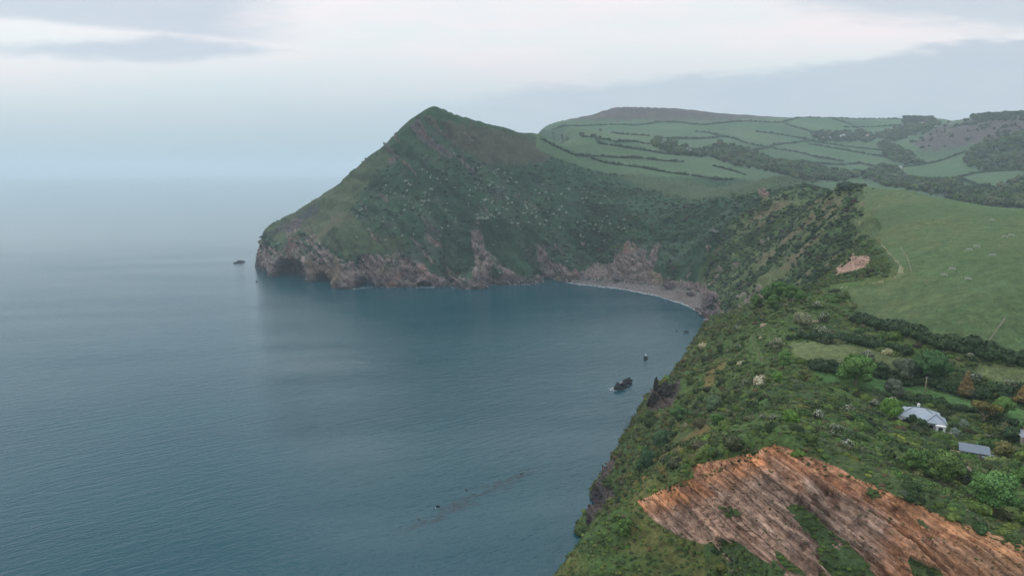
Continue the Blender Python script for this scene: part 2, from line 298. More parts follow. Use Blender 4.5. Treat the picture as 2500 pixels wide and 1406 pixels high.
# fields / scrub / heath
PAST = [(2104, 458), (2110, 500), (2100, 530), (2104, 560), (2150, 592), (2175, 620), (2196, 650), (2188, 676), (2150, 692), (2068, 702), (2080, 745), (2105, 790), (2135, 800), (2200, 815), (2300, 842), (2400, 862), (2500, 880), (2900, 950), (2900, 300), (2104, 430)]
past = reg(PAST, 180, 720, .8)
def lawnpoly(c, lo, hi, w=1.0): return reg(c, lo, hi, w)
lawn = lawnpoly([(1925, 845), (1940, 835), (2080, 842), (2180, 862), (2250, 880), (2190, 905), (2100, 885), (2030, 905), (1975, 888), (1950, 882)], 150, 330) | lawnpoly([(2380, 885), (2500, 900), (2600, 930), (2600, 960), (2480, 945), (2390, 915)], 150, 300)
lawn2 = lawnpoly([(1985, 905), (2050, 910), (2150, 925), (2220, 935), (2300, 960), (2380, 975), (2500, 1000), (2500, 1050), (2400, 1010), (2300, 980), (2200, 955), (2080, 945), (2010, 930)], 140, 300) | lawnpoly([(2385, 1070), (2440, 1065), (2460, 1085), (2420, 1100), (2380, 1095)], 120, 240, .3)
brown = reg([(1065, 295), (1180, 312), (1310, 345), (1345, 385), (1320, 400), (1250, 405), (1180, 395), (1100, 352)], 900, 1200, 12)
ridgeg = reg([(960, 350), (640, 560), (690, 600), (745, 570), (790, 600), (850, 630), (960, 620), (1000, 590), (900, 560), (860, 520), (880, 470), (950, 400)], 850, 1100, 14)
saddle = reg([(1500, 430), (1560, 425), (1650, 440), (1740, 455), (1900, 425), (2000, 445), (1900, 455), (1800, 480), (1700, 490), (1620, 475)], 780, 1150, 8)
inland = (Y > 1060) & (PX > 1310) & (Zt > 5) & ~saddle
heath = inland & (Y > 1900) & ((PY < 294 + j1 * 8 - (PX > 1700) * (PX - 1700) * .03) & (PX < 2000))
heath |= inland & inpoly(PX + j1 * 30, PY + j2 * 9, [(2230, 345), (2300, 305), (2400, 288), (2560, 280), (2560, 350), (2420, 345), (2330, 360), (2260, 372)])
WOODS = [[(1595, 342), (1640, 350), (1700, 372), (1760, 352), (1830, 368), (1885, 398), (1892, 420), (1800, 404), (1740, 384), (1650, 380), (1600, 360)],
         [(1888, 398), (1950, 398), (2050, 420), (2100, 428), (2060, 445), (1960, 440), (1900, 424)], [(2100, 428), (2150, 405), (2190, 412), (2215, 440), (2330, 440), (2440, 480), (2500, 520), (2450, 525), (2300, 480), (2150, 450)],
         [(2165, 345), (2230, 380), (2260, 400), (2200, 402), (2160, 385), (2140, 352)], [(2370, 360), (2500, 325), (2600, 320), (2600, 440), (2480, 415), (2400, 420), (2350, 400)], [(2130, 330), (2220, 305), (2290, 300), (2260, 322), (2180, 345)],
         [(2400, 470), (2470, 440), (2600, 430), (2600, 560), (2500, 525)], [(1980, 325), (2100, 322), (2150, 335), (2120, 345), (2000, 345)]]
wood = np.zeros(X.shape, bool)
for k, c in enumerate(WOODS): wood |= reg(c, 950, 3200, 9)
# ------------------------------------------------------------------ relief: beds in the rock, gullies, hummocks
amp = rock
ribs = np.abs(fbm(strat / np.where(Y < 300, 1.7, 5.0), (X - .5 * Zt) / np.where(Y < 300, 16, 60), 51, 4)) - .25
crag = fbm(X / 9, (Y + Zt) / 7, 61, 5, .55)
isfar = sstep(Y, 300, 700)
disp = amp * (ribs * (2.6 + 6 * isfar) + crag * (1.3 + 6.5 * isfar))
gul = np.abs(fbm((X * .55 + Y * .83) / 34, Zt / 200 + 3, 71, 3)) - .3
baycl = ((Y > 430) & (Y < 1000) & (N0[..., 2] < .86)).astype(float)
disp += baycl * (1 - amp) * (gul * 13 * sstep(Zt, 0, 40) + fbm(X / 12, Y / 12, 73, 4) * 2.2)
bkv = bil(bk, Ug, S); rock[(bkv > .3) & (Zt < 5)] = 0; rock[(bkv > .05) & (Zt >= 5) & (Zt < np.where(PX > 1615, 13, 40) + 5 * j1)] = 1; amp = rock; disp *= (bkv < .3)
scrubby = (bkv < .2) * (~past & ~lawn & ~lawn2 & ~inland).astype(float)
disp += scrubby * (1 - amp) * (fbm(X / 5, (Y + Zt) / 5, 81, 4) * .8 + isfar * (Y < 1100) * (np.abs(fbm((Zt + .85 * X) / 22, tz / 90, 84, 3)) - .25) * 7 * (PY > 430) + isfar * (Y < 1100) * fbm(X / 11, (Y + Zt) / 11, 85, 3) * 2.2)
disp += past * fbm(X / 30, Y / 30, 82, 3) * .7
jr = np.floor(strat / .9); off = hash2(jr.astype(int), jr.astype(int) * 0 + 5, 91) * 9
blk = hash2(jr.astype(int), np.floor((tz + off) / 3.6).astype(int), 92); jr2 = np.floor(strat / 2.7); off2 = hash2(jr2.astype(int), jr2.astype(int) * 0 + 7, 93) * 20
blk2 = hash2(jr2.astype(int), np.floor((tz + off2) / 9.0).astype(int), 94)
nearrock = rock * (Y < 400)
dtop = PY - np.interp(PX, [1556, 1697, 1888, 2200, 2500, 2900], [1222, 1166, 1084, 1215, 1332, 1450])
nearrock = nearrock * (.1 + .9 * sstep(dtop, 8, 70))
disp *= np.where((Y < 200) & (rock > .5), .3 + .7 * sstep(dtop, 0, 50), 1)
disp += nearrock * ((blk - .5) * .5 + (blk2 - .5) * 1.5)
q1 = strat / 2.7 - jr2; q2 = (tz + off2) / 9.0; q2 = q2 - np.floor(q2)
crack = ((q1 < .10) | ((q2 < .02) & (blk2 > .6))) & (Y < 400)
disp -= nearrock * crack * .3
vc = np.stack([-X, -Y, CAMH - Zt], -1); vc /= np.linalg.norm(vc, axis=-1)[..., None]
disp *= np.where(Y > 500, .25 + .75 * sstep((vc * N0).sum(-1), .05, .30), 1)
land = sstep(Zt, -8, -1)
disp *= land
# keep skyline edges tidy
D = disp
X = X + N0[..., 0] * D; Y = Y + N0[..., 1] * D; Zt = Zt + N0[..., 2] * D
# sea caves: the cliff face pushed in, under an overhanging roof
def cave(cx, cy, wx, wy, depth, tilt=0):
    global X, Y, Zt
    qx = (PX - cx) / wx; qy = (PY - cy) / wy + tilt * qx
    r = np.sqrt(qx ** 2 + np.where(qy < 0, qy, qy * .35) ** 2)
    m = (1 - sstep(r + j2 * .12, .72, 1.02)) * (Y > 800) * (Y < 1010)
    Y = Y + m * depth; Zt = Zt - m * np.where(qy > -.2, 4, 0)
cave(706, 672, 40, 44, 46); cave(787, 690, 19, 26, 38); cave(889, 703, 27, 24, 36); cave(1035, 702, 20, 14, 22); cave(640, 662, 7, 12, 8)
PX, PY = project(X, Y, Zt)
NN, AREA = normals(X, Y, Zt)

soft_ = rock < .5
# ------------------------------------------------------------------ ground colour (bare albedo of soil, rock, grass)
C = np.zeros(X.shape + (3,))
def put(mask, col, var=None, amt=.25):
    c = np.array(col)[None, :]
    if var is None: C[mask] = c
    else: C[mask] = c * (1 + amt * var[mask][:, None])
def lerp(mask, col, w):
    C[mask] = C[mask] * (1 - w[mask][:, None]) + np.array(col)[None] * w[mask][:, None]
b1 = fbm(X / 40, Y / 40, 101, 4); b2 = fbm(X / 3.1, (Y + Zt) / 3.1, 111, 4); b3 = fbm(X / 120, Y / 120, 121, 3); b4 = fbm(X / 11, (Y + Zt) / 11, 131, 4); bcs = fbm((X * .55 + Y * .83) / 9, (Zt + Y * .1) / 60, 431, 3)
allm = np.ones(X.shape, bool)
put(allm, (.050, .080, .030), b4, .3)
lerp(allm, (.085, .11, .04), sstep(b1, -.1, .5) * .6)
lerp(allm, (.11, .085, .05), sstep(b2 * .5 + b4 * .7, .30, .65) * .45)
ngrass = (Y < 340) & ~scar
lerp(ngrass, (.068, .108, .032), 1 - sstep(fbm(X / 26, (Y + Zt) / 26, 421, 3), -.32, .02))
lerp(ngrass, (.11, .12, .035), sstep(b4 + b1 * .6, .15, .5) * .5)
spine = (Y < 200) & (PX < 1720) & (PY > 1160)
lerp(spine, (.13, .12, .04), sstep(b4 + .4 * b1, -.3, .5) * .7)
rust = reg([(1715, 920), (1740, 885), (1775, 875), (1770, 900), (1740, 935), (1722, 950)], 150, 400, 2) | reg([(1625, 1080), (1665, 1055), (1720, 1030), (1740, 1045), (1700, 1065), (1650, 1100), (1600, 1140)], 150, 400, 2)
lerp(rust, (.17, .105, .038), np.clip(.45 + b4 + .5 * b2, 0, .8))
bcm = (Y > 420) & (Y < 1000) & (N0[..., 2] < .9)
lerp(bcm, (.115, .13, .055), sstep(-bcs, .0, .4) * .7)
lerp(bcm, (.15, .10, .07), sstep(fbm(X / 15, (Y + Zt) / 15, 441, 3) - .5 * bcs, .25, .6) * .6)
put(past, (.076, .115, .045), b3, .3)
lerp(past, (.115, .128, .052), sstep(b1 + .5 * b2, .0, .6) * .55)
lerp(past, (.050, .095, .035), sstep(fbm((X + .3 * Y) / 14, (Y - .3 * X) / 5, 151, 4) + .3 * b3, .25, .6) * .6)
lerp(past, (.14, .10, .07), sstep(fbm(X / 3.5, Y / 2.2, 161, 3) + .1 * b1, .62, .8) * .6)
put(lawn, (.115, .135, .055), b2, .2)
put(lawn2, (.080, .155, .048), b2, .2)
put(brown, (.060, .058, .038), b4, .4); put(ridgeg, (.060, .080, .040), b4, .35)
lerp(ridgeg, (.115, .085, .06), sstep(b1 + .4 * j1, .1, .5) * .5)
put(saddle, (.050, .075, .038), b4, .3)
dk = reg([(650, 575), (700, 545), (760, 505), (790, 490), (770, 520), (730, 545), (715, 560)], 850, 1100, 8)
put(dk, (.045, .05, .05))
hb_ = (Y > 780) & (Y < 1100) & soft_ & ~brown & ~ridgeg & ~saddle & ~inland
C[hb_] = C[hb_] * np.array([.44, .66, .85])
# inland field colours by parcel
put(inland, (.056, .100, .050), b3, .35)
par = hash2(np.floor((X + .35 * Y) / 140 + .3 * b3).astype(int), np.floor((Y - .2 * X) / 170 + .3 * b1).astype(int), 9)
lerp(inland, (.090, .125, .062), np.clip(par * 1.2 - .45, 0, 1) * .8)
lerp(inland, (.05, .10, .04), np.clip(.4 - par, 0, 1) * 1.0)
put(heath, (.065, .052, .050), b4, .5)
lerp(heath, (.10, .11, .06), sstep(b1, .1, .5) * .4)
put(wood, (.040, .052, .036), b4, .4)
# rock
rk = rock > .5
s1 = .65 * fbm(strat / 1.1, (X - .5 * Zt) / 11, 171, 5, .62) + .5 * fbm(X / 1.8, Zt / 1.8 + Y / 4, 172, 4, .6); s2 = fbm(strat / 7, (X - .5 * Zt) / 50, 181, 4)
put(rk, (.33, .24, .20), s1, .45)
C[rk] *= (.82 + .36 * blk[rk] * (Y[rk] < 400) + .18 * (Y[rk] >= 400))[:, None]
lerp(rk, (.22, .180, .160), sstep(s2, .0, .45) * .6)
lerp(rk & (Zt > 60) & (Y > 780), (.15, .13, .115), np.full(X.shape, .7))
lerp(rk, (.46, .385, .325), sstep(s1, .32, .62) * .6)
lerp(rk, (.09, .055, .042), sstep(-s1, .30, .6) * .5)
ns = rk & scar
topb = 1 - sstep(depthin + 25 * s1, 12, 75)
lerp(ns, (.50, .225, .105), np.clip(topb * .9 + .10 + sstep(fbm(X / 12, Zt / 12, 191, 4), -.1, .4) * .6, 0, .9) * (.6 + .4 * blk2))
lerp(ns, (.47, .27, .145), sstep(X, 64, 80) * .45)
C[ns] = C[ns] * np.array([1.07, .99, .90])
lerp(ns, (.15, .07, .045), sstep(fbm((X - 40) / 7, Zt / 5, 195, 4), .2, .5) * .6)
C[rk & crack] *= .68
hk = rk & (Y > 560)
lerp(hk, (.115, .085, .080), sstep(-Zt + 10 * j1, -14, -3) * .7)
lerp(hk, (.055, .050, .055), sstep(-Zt, -4.5, -1.5) * .85)
lerp(hk, (.05, .036, .034), sstep(-s1, .12, .35) * .75)
lerp(hk, (.19, .14, .06), sstep(fbm(X / 22, Zt / 18, 201, 3), .2, .5) * .5)
lerp(hk, (.30, .14, .10), sstep(fbm(X / 16, Zt / 16, 211, 3), .38, .6) * .6)
lerp(rk & redp, (.34, .205, .145), np.full(X.shape, .75))
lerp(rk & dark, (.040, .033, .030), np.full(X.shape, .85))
lerp(rk & (Y < 330) & (Y > 180), (.03, .027, .03), sstep(-Zt, -9, -2) * .9)
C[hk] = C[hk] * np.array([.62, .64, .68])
C = np.clip(C, .012, .6)

# ------------------------------------------------------------------ materials
def mat(name): 
    m = bpy.data.materials.new(name); m.use_nodes = True; nt = m.node_tree; nt.nodes.clear()
    o = nt.nodes.new('ShaderNodeOutputMaterial'); p = nt.nodes.new('ShaderNodeBsdfPrincipled'); nt.links.new(p.outputs[0], o.inputs[0])
    return m, nt, p
def nz(nt, scale, detail=3, rough=.55, vec=None, sx=None):
    n = nt.nodes.new('ShaderNodeTexNoise'); n.inputs['Scale'].default_value = scale; n.inputs['Detail'].default_value = detail; n.inputs['Roughness'].default_value = rough
    if vec is not None: nt.links.new(vec, n.inputs['Vector'])
    return n
def ramp(nt, src, a, b, lo, hi):
    n = nt.nodes.new('ShaderNodeMapRange'); nt.links.new(src, n.inputs[0])
    n.inputs[1].default_value = a; n.inputs[2].default_value = b; n.inputs[3].default_value = lo; n.inputs[4].default_value = hi
    return n.outputs[0]
def mulc(nt, c, f):
    n = nt.nodes.new('ShaderNodeVectorMath'); n.operation = 'SCALE'; nt.links.new(c, n.inputs[0]); nt.links.new(f, n.inputs['Scale']); return n.outputs[0]
def ground_mat():
    m, nt, p = mat('ground_surface'); L = nt.links
    at = nt.nodes.new('ShaderNodeAttribute'); at.attribute_name = 'Col'
    rk = nt.nodes.new('ShaderNodeAttribute'); rk.attribute_name = 'rock'
    tc = nt.nodes.new('ShaderNodeNewGeometry')
    n1 = nz(nt, 1.3, 5, .65, tc.outputs['Position']); n2 = nz(nt, .16, 4, .6, tc.outputs['Position'])
    def dot(v):
        d = nt.nodes.new('ShaderNodeVectorMath'); d.operation = 'DOT_PRODUCT'; L.new(tc.outputs['Position'], d.inputs[0]); d.inputs[1].default_value = v; return d.outputs['Value']
    mp = nt.nodes.new('ShaderNodeCombineXYZ'); L.new(dot((1.55, .35, 1.8)), mp.inputs[0]); L.new(dot((.50, .1, -.42)), mp.inputs[1]); L.new(dot((.05, .35, .03)), mp.inputs[2])
    n3 = nz(nt, 1.0, 7, .72, mp.outputs[0])
    def mm_(a, b):
        x = nt.nodes.new('ShaderNodeMath'); x.operation = 'MULTIPLY'; L.new(a, x.inputs[0]); L.new(b, x.inputs[1]); return x.outputs[0]
    n5 = nz(nt, .55, 6, .68, tc.outputs['Position'])
    n6 = nz(nt, .42, 5, .7, tc.outputs['Position']); f1 = mm_(ramp(nt, n1.outputs['Fac'], .25, .75, .6, 1.4), ramp(nt, n6.outputs['Fac'], .35, .65, .78, 1.22)); f2 = ramp(nt, n2.outputs['Fac'], .3, .7, .8, 1.2); f3 = ramp(nt, n3.outputs['Fac'], .34, .66, .52, 1.5)
    mx = nt.nodes.new('ShaderNodeMix'); L.new(rk.outputs['Fac'], mx.inputs[0]); L.new(f1, mx.inputs[2]); L.new(f3, mx.inputs[3])
    c = mulc(nt, mulc(nt, at.outputs['Color'], mx.outputs[0]), f2)
    mk = nt.nodes.new('ShaderNodeMix'); L.new(rk.outputs['Fac'], mk.inputs[0]); mk.inputs[2].default_value = 1; L.new(ramp(nt, n5.outputs['Fac'], .34, .56, .50, 1.2), mk.inputs[3]); c = mulc(nt, c, mk.outputs[0])
    L.new(c, p.inputs['Base Color']); p.inputs['Roughness'].default_value = .95; p.inputs['Specular IOR Level'].default_value = .15
    hb = nt.nodes.new('ShaderNodeMix'); L.new(rk.outputs['Fac'], hb.inputs[0]); L.new(n1.outputs['Fac'], hb.inputs[2]); L.new(n3.outputs['Fac'], hb.inputs[3])
    b = nt.nodes.new('ShaderNodeBump'); b.inputs['Strength'].default_value = .9; b.inputs['Distance'].default_value = .55; L.new(hb.outputs[0], b.inputs['Height']); L.new(b.outputs[0], p.inputs['Normal'])
    return m
def plain(name, col, rough=.8, spec=.2, var=.25, scale=3.0, metal=0, bump=0):
    m, nt, p = mat(name); tc = nt.nodes.new('ShaderNodeTexCoord')
    n = nz(nt, scale, 4, .6, tc.outputs['Object'])
    rgb = nt.nodes.new('ShaderNodeRGB'); rgb.outputs[0].default_value = (*col, 1)
    nt.links.new(mulc(nt, rgb.outputs[0], ramp(nt, n.outputs['Fac'], .3, .7, 1 - var, 1 + var)), p.inputs['Base Color'])
    p.inputs['Roughness'].default_value = rough; p.inputs['Specular IOR Level'].default_value = spec; p.inputs['Metallic'].default_value = metal
    if bump:
        b = nt.nodes.new('ShaderNodeBump'); b.inputs['Distance'].default_value = bump; nt.links.new(n.outputs['Fac'], b.inputs['Height']); nt.links.new(b.outputs[0], p.inputs['Normal'])
    return m
def leaf_mat(name, col, col2, instanced=False, trans=.25):
    m, nt, p = mat(name); L = nt.links
    if instanced:
        a = nt.nodes.new('ShaderNodeAttribute'); a.attribute_type = 'INSTANCER'; a.attribute_name = 'tint'; c = a.outputs['Color']
        ln = nt.nodes.new('ShaderNodeAttribute'); ln.attribute_name = 'leaf'
        c = mulc(nt, c, ramp(nt, ln.outputs['Fac'], 0, 1, .55, 1.5))
    else:
        ln = nt.nodes.new('ShaderNodeAttribute'); ln.attribute_name = 'leaf'
        mx = nt.nodes.new('ShaderNodeMix'); mx.data_type = 'RGBA'; L.new(ln.outputs['Fac'], mx.inputs[0]); mx.inputs[6].default_value = (*col, 1); mx.inputs[7].default_value = (*col2, 1)
        c = mx.outputs[2]
    L.new(c, p.inputs['Base Color']); p.inputs['Roughness'].default_value = .7; p.inputs['Specular IOR Level'].default_value = .2
    return m
M = dict(
    ground=ground_mat(), white=plain('white_render', (.72, .70, .68), .7, .2, .08), slate=plain('grey_slate', (.20, .22, .25), .6, .3, .15, 2), slate2=plain('dark_slate', (.12, .14, .17), .6, .3, .15, 2),
    glass=plain('window_glass', (.03, .035, .04), .15, .5, .05), bark=plain('bark', (.12, .09, .06), .9, .1, .3), barkp=plain('pale_bark', (.26, .21, .14), .9, .1, .2), rock=plain('dark_rock', (.018, .018, .022), .75, .3, .4, .8, 0, .4),
    boulder=plain('pale_boulder', (.24, .215, .21), .85, .2, .3, .4), post=plain('weathered_post', (.30, .26, .20), .9, .1, .2), bench=plain('silvered_bench_wood', (.40, .38, .33), .8, .1, .15), brick=plain('red_brick', (.26, .13, .10), .9, .1, .2),
    path=plain('worn_earth', (.18, .175, .098), .95, .05, .3, .5), sand=plain('grey_brown_sand', (.125, .103, .096), .95, .1, .15, .1), gull=plain('white_feathers', (.8, .8, .8), .7, .1, .05), hull=plain('dark_hull', (.04, .05, .06), .5, .4, .1), stone=plain('garden_stone', (.32, .28, .23), .9, .1, .3),
    leaf_inst=leaf_mat('scrub_leaves', None, None, True))

# ------------------------------------------------------------------ object helpers
def tag(o, label=None, cat=None, group=None, kind=None):
    if label: o['label'] = label
    if cat: o['category'] = cat
    if group: o['group'] = group
    if kind: o['kind'] = kind
    return o
def mesh_np(name, verts, faces, material, attrs=(), smooth=False):
    me = bpy.data.meshes.new(name); verts = np.asarray(verts, np.float32); faces = np.asarray(faces, np.int32); k = faces.shape[1]
    me.vertices.add(len(verts)); me.vertices.foreach_set('co', verts.ravel())
    me.loops.add(faces.size); me.loops.foreach_set('vertex_index', faces.ravel())
    me.polygons.add(len(faces)); me.polygons.foreach_set('loop_start', np.arange(0, faces.size, k, dtype=np.int32)); 
    me.update(calc_edges=True)
    if smooth: me.polygons.foreach_set('use_smooth', np.ones(len(faces), bool))
    for an, ty, dat in attrs:
        a = me.attributes.new(an, ty, 'POINT'); a.data.foreach_set('color' if ty == 'FLOAT_COLOR' else 'value', np.asarray(dat, np.float32).ravel())
    if material: me.materials.append(material)
    me.validate()
    return me
def link(name, me, parent=None):
    o = bpy.data.objects.new(name, me); COL.objects.link(o)
    if parent: o.parent = parent
    return o
class MB:
    def __init__(s): s.v = []; s.f = []
    def box(s, c, d, rz=0, top=1.0):
        b = len(s.v); cs, sn = math.cos(rz), math.sin(rz)
        for z in (-.5, .5):
            k = top if z > 0 else 1
            for x, y in ((-.5, -.5), (.5, -.5), (.5, .5), (-.5, .5)):
                X_, Y_ = x * d[0] * k, y * d[1] * k; s.v.append((c[0] + X_ * cs - Y_ * sn, c[1] + X_ * sn + Y_ * cs, c[2] + z * d[2]))
        s.f += [[b + i for i in q] for q in ((0, 3, 2, 1), (4, 5, 6, 7), (0, 1, 5, 4), (1, 2, 6, 5), (2, 3, 7, 6), (3, 0, 4, 7))]
    def poly(s, vs, fs):
        b = len(s.v); s.v += [tuple(v) for v in vs]; s.f += [[b + i for i in f] for f in fs]
    def tube(s, pts_, rad, n=7):
        b = len(s.v); m_ = len(pts_)
        for i, p in enumerate(pts_):
            p = Vector(p); d = (Vector(pts_[min(i + 1, m_ - 1)]) - Vector(pts_[max(i - 1, 0)])).normalized()
            a = d.cross(Vector((.3, .9, .2))).normalized(); c = d.cross(a)
            for k in range(n):
                t = 2 * math.pi * k / n; s.v.append(tuple(p + (a * math.cos(t) + c * math.sin(t)) * rad[i]))
        for i in range(m_ - 1):
            for k in range(n): s.f.append([b + i * n + k, b + i * n + (k + 1) % n, b + (i + 1) * n + (k + 1) % n, b + (i + 1) * n + k])
        s.f.append([b + k for k in range(n)][::-1]); s.f.append([b + (m_ - 1) * n + k for k in range(n)])
    def mesh(s, name, material, smooth=False):
        me = bpy.data.meshes.new(name); me.from_pydata(s.v, [], s.f); me.materials.append(material); me.update()
        if smooth: me.polygons.foreach_set('use_smooth', [True] * len(me.polygons))
        return me
    def build(s, name, material, parent=None, smooth=False): return link(name, s.mesh(name, material, smooth), parent)
def empty(name, loc, rz=0, label=None, cat=None, group=None):
    o = bpy.data.objects.new(name, None); COL.objects.link(o); o.location = loc; o.rotation_euler = (0, 0, rz); o.empty_display_size = .5
    return tag(o, label, cat, group)

# ------------------------------------------------------------------ the ground mesh
keep = Zt > -5
idx = np.arange(NR * NC).reshape(NR, NC)
q = keep[:-1, :-1] | keep[1:, :-1] | keep[:-1, 1:] | keep[1:, 1:]
fa = np.stack([idx[:-1, :-1][q], idx[:-1, 1:][q], idx[1:, 1:][q], idx[1:, :-1][q]], -1)
used = np.unique(fa); remap = np.full(NR * NC, -1); remap[used] = np.arange(len(used)); fa = remap[fa]
vv = np.stack([X, Y, Zt], -1).reshape(-1, 3)[used]
cc = np.concatenate([C, np.ones(C.shape[:2] + (1,))], -1).reshape(-1, 4)[used]
me = mesh_np('ground', vv, fa, M['ground'], [('Col', 'FLOAT_COLOR', cc), ('rock', 'FLOAT', rock.ravel()[used])], smooth=True)
ground = link('ground', me); tag(ground, kind='structure')

# surface look-up: first hit of a line of sight on the ground
HH = H
def hit(px, py, ylo=60, yhi=6500):
    u, v = ray(px, py); s = np.linspace(math.log(ylo), math.log(yhi), 3000)
    z = bil(HH, np.full(s.shape, u), s); Yv = np.exp(s); l = CAMH + v * Yv
    k = np.nonzero(l <= z)[0]
    if len(k) == 0: k = [int(np.argmin(l - z))]
    k = k[0]; return Vector((u * Yv[k], Yv[k], z[k]))
def gz(x, y):
    return float(bil(HH, np.array([x / y]), np.array([math.log(y)]))[0])

# ------------------------------------------------------------------ water
def water_mat():
    m, nt, p = mat('sea_water'); L = nt.links
    g = nt.nodes.new('ShaderNodeNewGeometry')
    def mp(rot, sc_): 
        n = nt.nodes.new('ShaderNodeMapping'); n.vector_type = 'TEXTURE'; n.inputs['Rotation'].default_value = (0, 0, math.radians(rot)); n.inputs['Scale'].default_value = sc_; L.new(g.outputs['Position'], n.inputs[0]); return n.outputs[0]
    a = nz(nt, 1, 4, .6, mp(33, (13, 3.4, 1))); b = nz(nt, 1, 3, .6, mp(22, (2.2, 1.5, 1))); c = nz(nt, 1, 3, .5, mp(35, (26, 9, 1)))
    def add(x, y, k):
        n = nt.nodes.new('ShaderNodeMath'); n.operation = 'MULTIPLY_ADD'; L.new(x, n.inputs[0]); n.inputs[1].default_value = k; L.new(y, n.inputs[2]); return n.outputs[0]
    h = add(b.outputs['Fac'], a.outputs['Fac'], .5); h = add(c.outputs['Fac'], h, .3)
    bp = nt.nodes.new('ShaderNodeBump'); bp.inputs['Strength'].default_value = 1; bp.inputs['Distance'].default_value = .70; L.new(h, bp.inputs['Height']); L.new(bp.outputs[0], p.inputs['Normal'])
    w = nz(nt, 1, 3, .5, mp(20, (260, 90, 1)))
    mx = nt.nodes.new('ShaderNodeMix'); mx.data_type = 'RGBA'; L.new(ramp(nt, w.outputs['Fac'], .35, .65, 0, 1), mx.inputs[0]); mx.inputs[6].default_value = (.001, .047, .066, 1); mx.inputs[7].default_value = (.003, .056, .074, 1)
    sy = nt.nodes.new('ShaderNodeSeparateXYZ'); L.new(g.outputs['Position'], sy.inputs[0])
    calm = nt.nodes.new('ShaderNodeMath'); calm.operation = 'MULTIPLY'; L.new(ramp(nt, nz(nt, 1, 4, .6, mp(12, (330, 60, 1))).outputs['Fac'], .35, .65, .55, 1.25), calm.inputs[0]); L.new(ramp(nt, sy.outputs[1], 450, 1500, 1, .08), calm.inputs[1]); L.new(calm.outputs[0], bp.inputs['Strength'])
    # the reef under the surface: a band of darker water fixed on its sea bed
    a0 = Pz(985, 1300, 0); a1 = Pz(1310, 1140, 0); dx, dy = a1[0] - a0[0], a1[1] - a0[1]; ln_ = math.hypot(dx, dy); dx /= ln_; dy /= ln_
    def dotc(v, k):
        d = nt.nodes.new('ShaderNodeVectorMath'); d.operation = 'DOT_PRODUCT'; L.new(g.outputs['Position'], d.inputs[0]); d.inputs[1].default_value = v
        x = nt.nodes.new('ShaderNodeMath'); x.operation = 'SUBTRACT'; L.new(d.outputs['Value'], x.inputs[0]); x.inputs[1].default_value = k; return x.outputs[0]
    def mth(op, a_, b_):
        x = nt.nodes.new('ShaderNodeMath'); x.operation = op
        for i, q in enumerate((a_, b_)):
            if isinstance(q, (int, float)): x.inputs[i].default_value = q
            else: L.new(q, x.inputs[i])
        return x.outputs[0]
    al = dotc((dx, dy, 0), a0[0] * dx + a0[1] * dy); ac = dotc((-dy, dx, 0), -a0[0] * dy + a0[1] * dx)
    rn = nz(nt, 1, 4, .6, mp(30, (9, 6, 1))).outputs['Fac']
    off_ = mth('MULTIPLY', mth('SUBTRACT', rn, .5), 20)
    band = ramp(nt, mth('ABSOLUTE', mth('ADD', ac, off_), 0), .6, 4.6, .95, 0); ends = ramp(nt, mth('ABSOLUTE', mth('SUBTRACT', al, ln_ / 2), 0), ln_ * .36, ln_ * .55, 1, 0)
    m3 = nt.nodes.new('ShaderNodeMix'); m3.data_type = 'RGBA'; L.new(mth('MULTIPLY', mth('MULTIPLY', band, ends), ramp(nt, nz(nt, .35, 3, .6, g.outputs['Position']).outputs['Fac'], .4, .6, .3, 1)), m3.inputs[0]); L.new(mx.outputs[2], m3.inputs[6]); m3.inputs[7].default_value = (.006, .018, .028, 1)
    L.new(m3.outputs[2], p.inputs['Base Color']); p.inputs['Roughness'].default_value = .11; p.inputs['IOR'].default_value = 1.33
    return m
wm = MB(); R_ = 30000
wm.poly([(-R_, -400, 0), (R_, -400, 0), (R_, R_, 0), (-R_, R_, 0)], [[0, 1, 2, 3]])
water = wm.build('sea', water_mat()); tag(water, kind='structure')
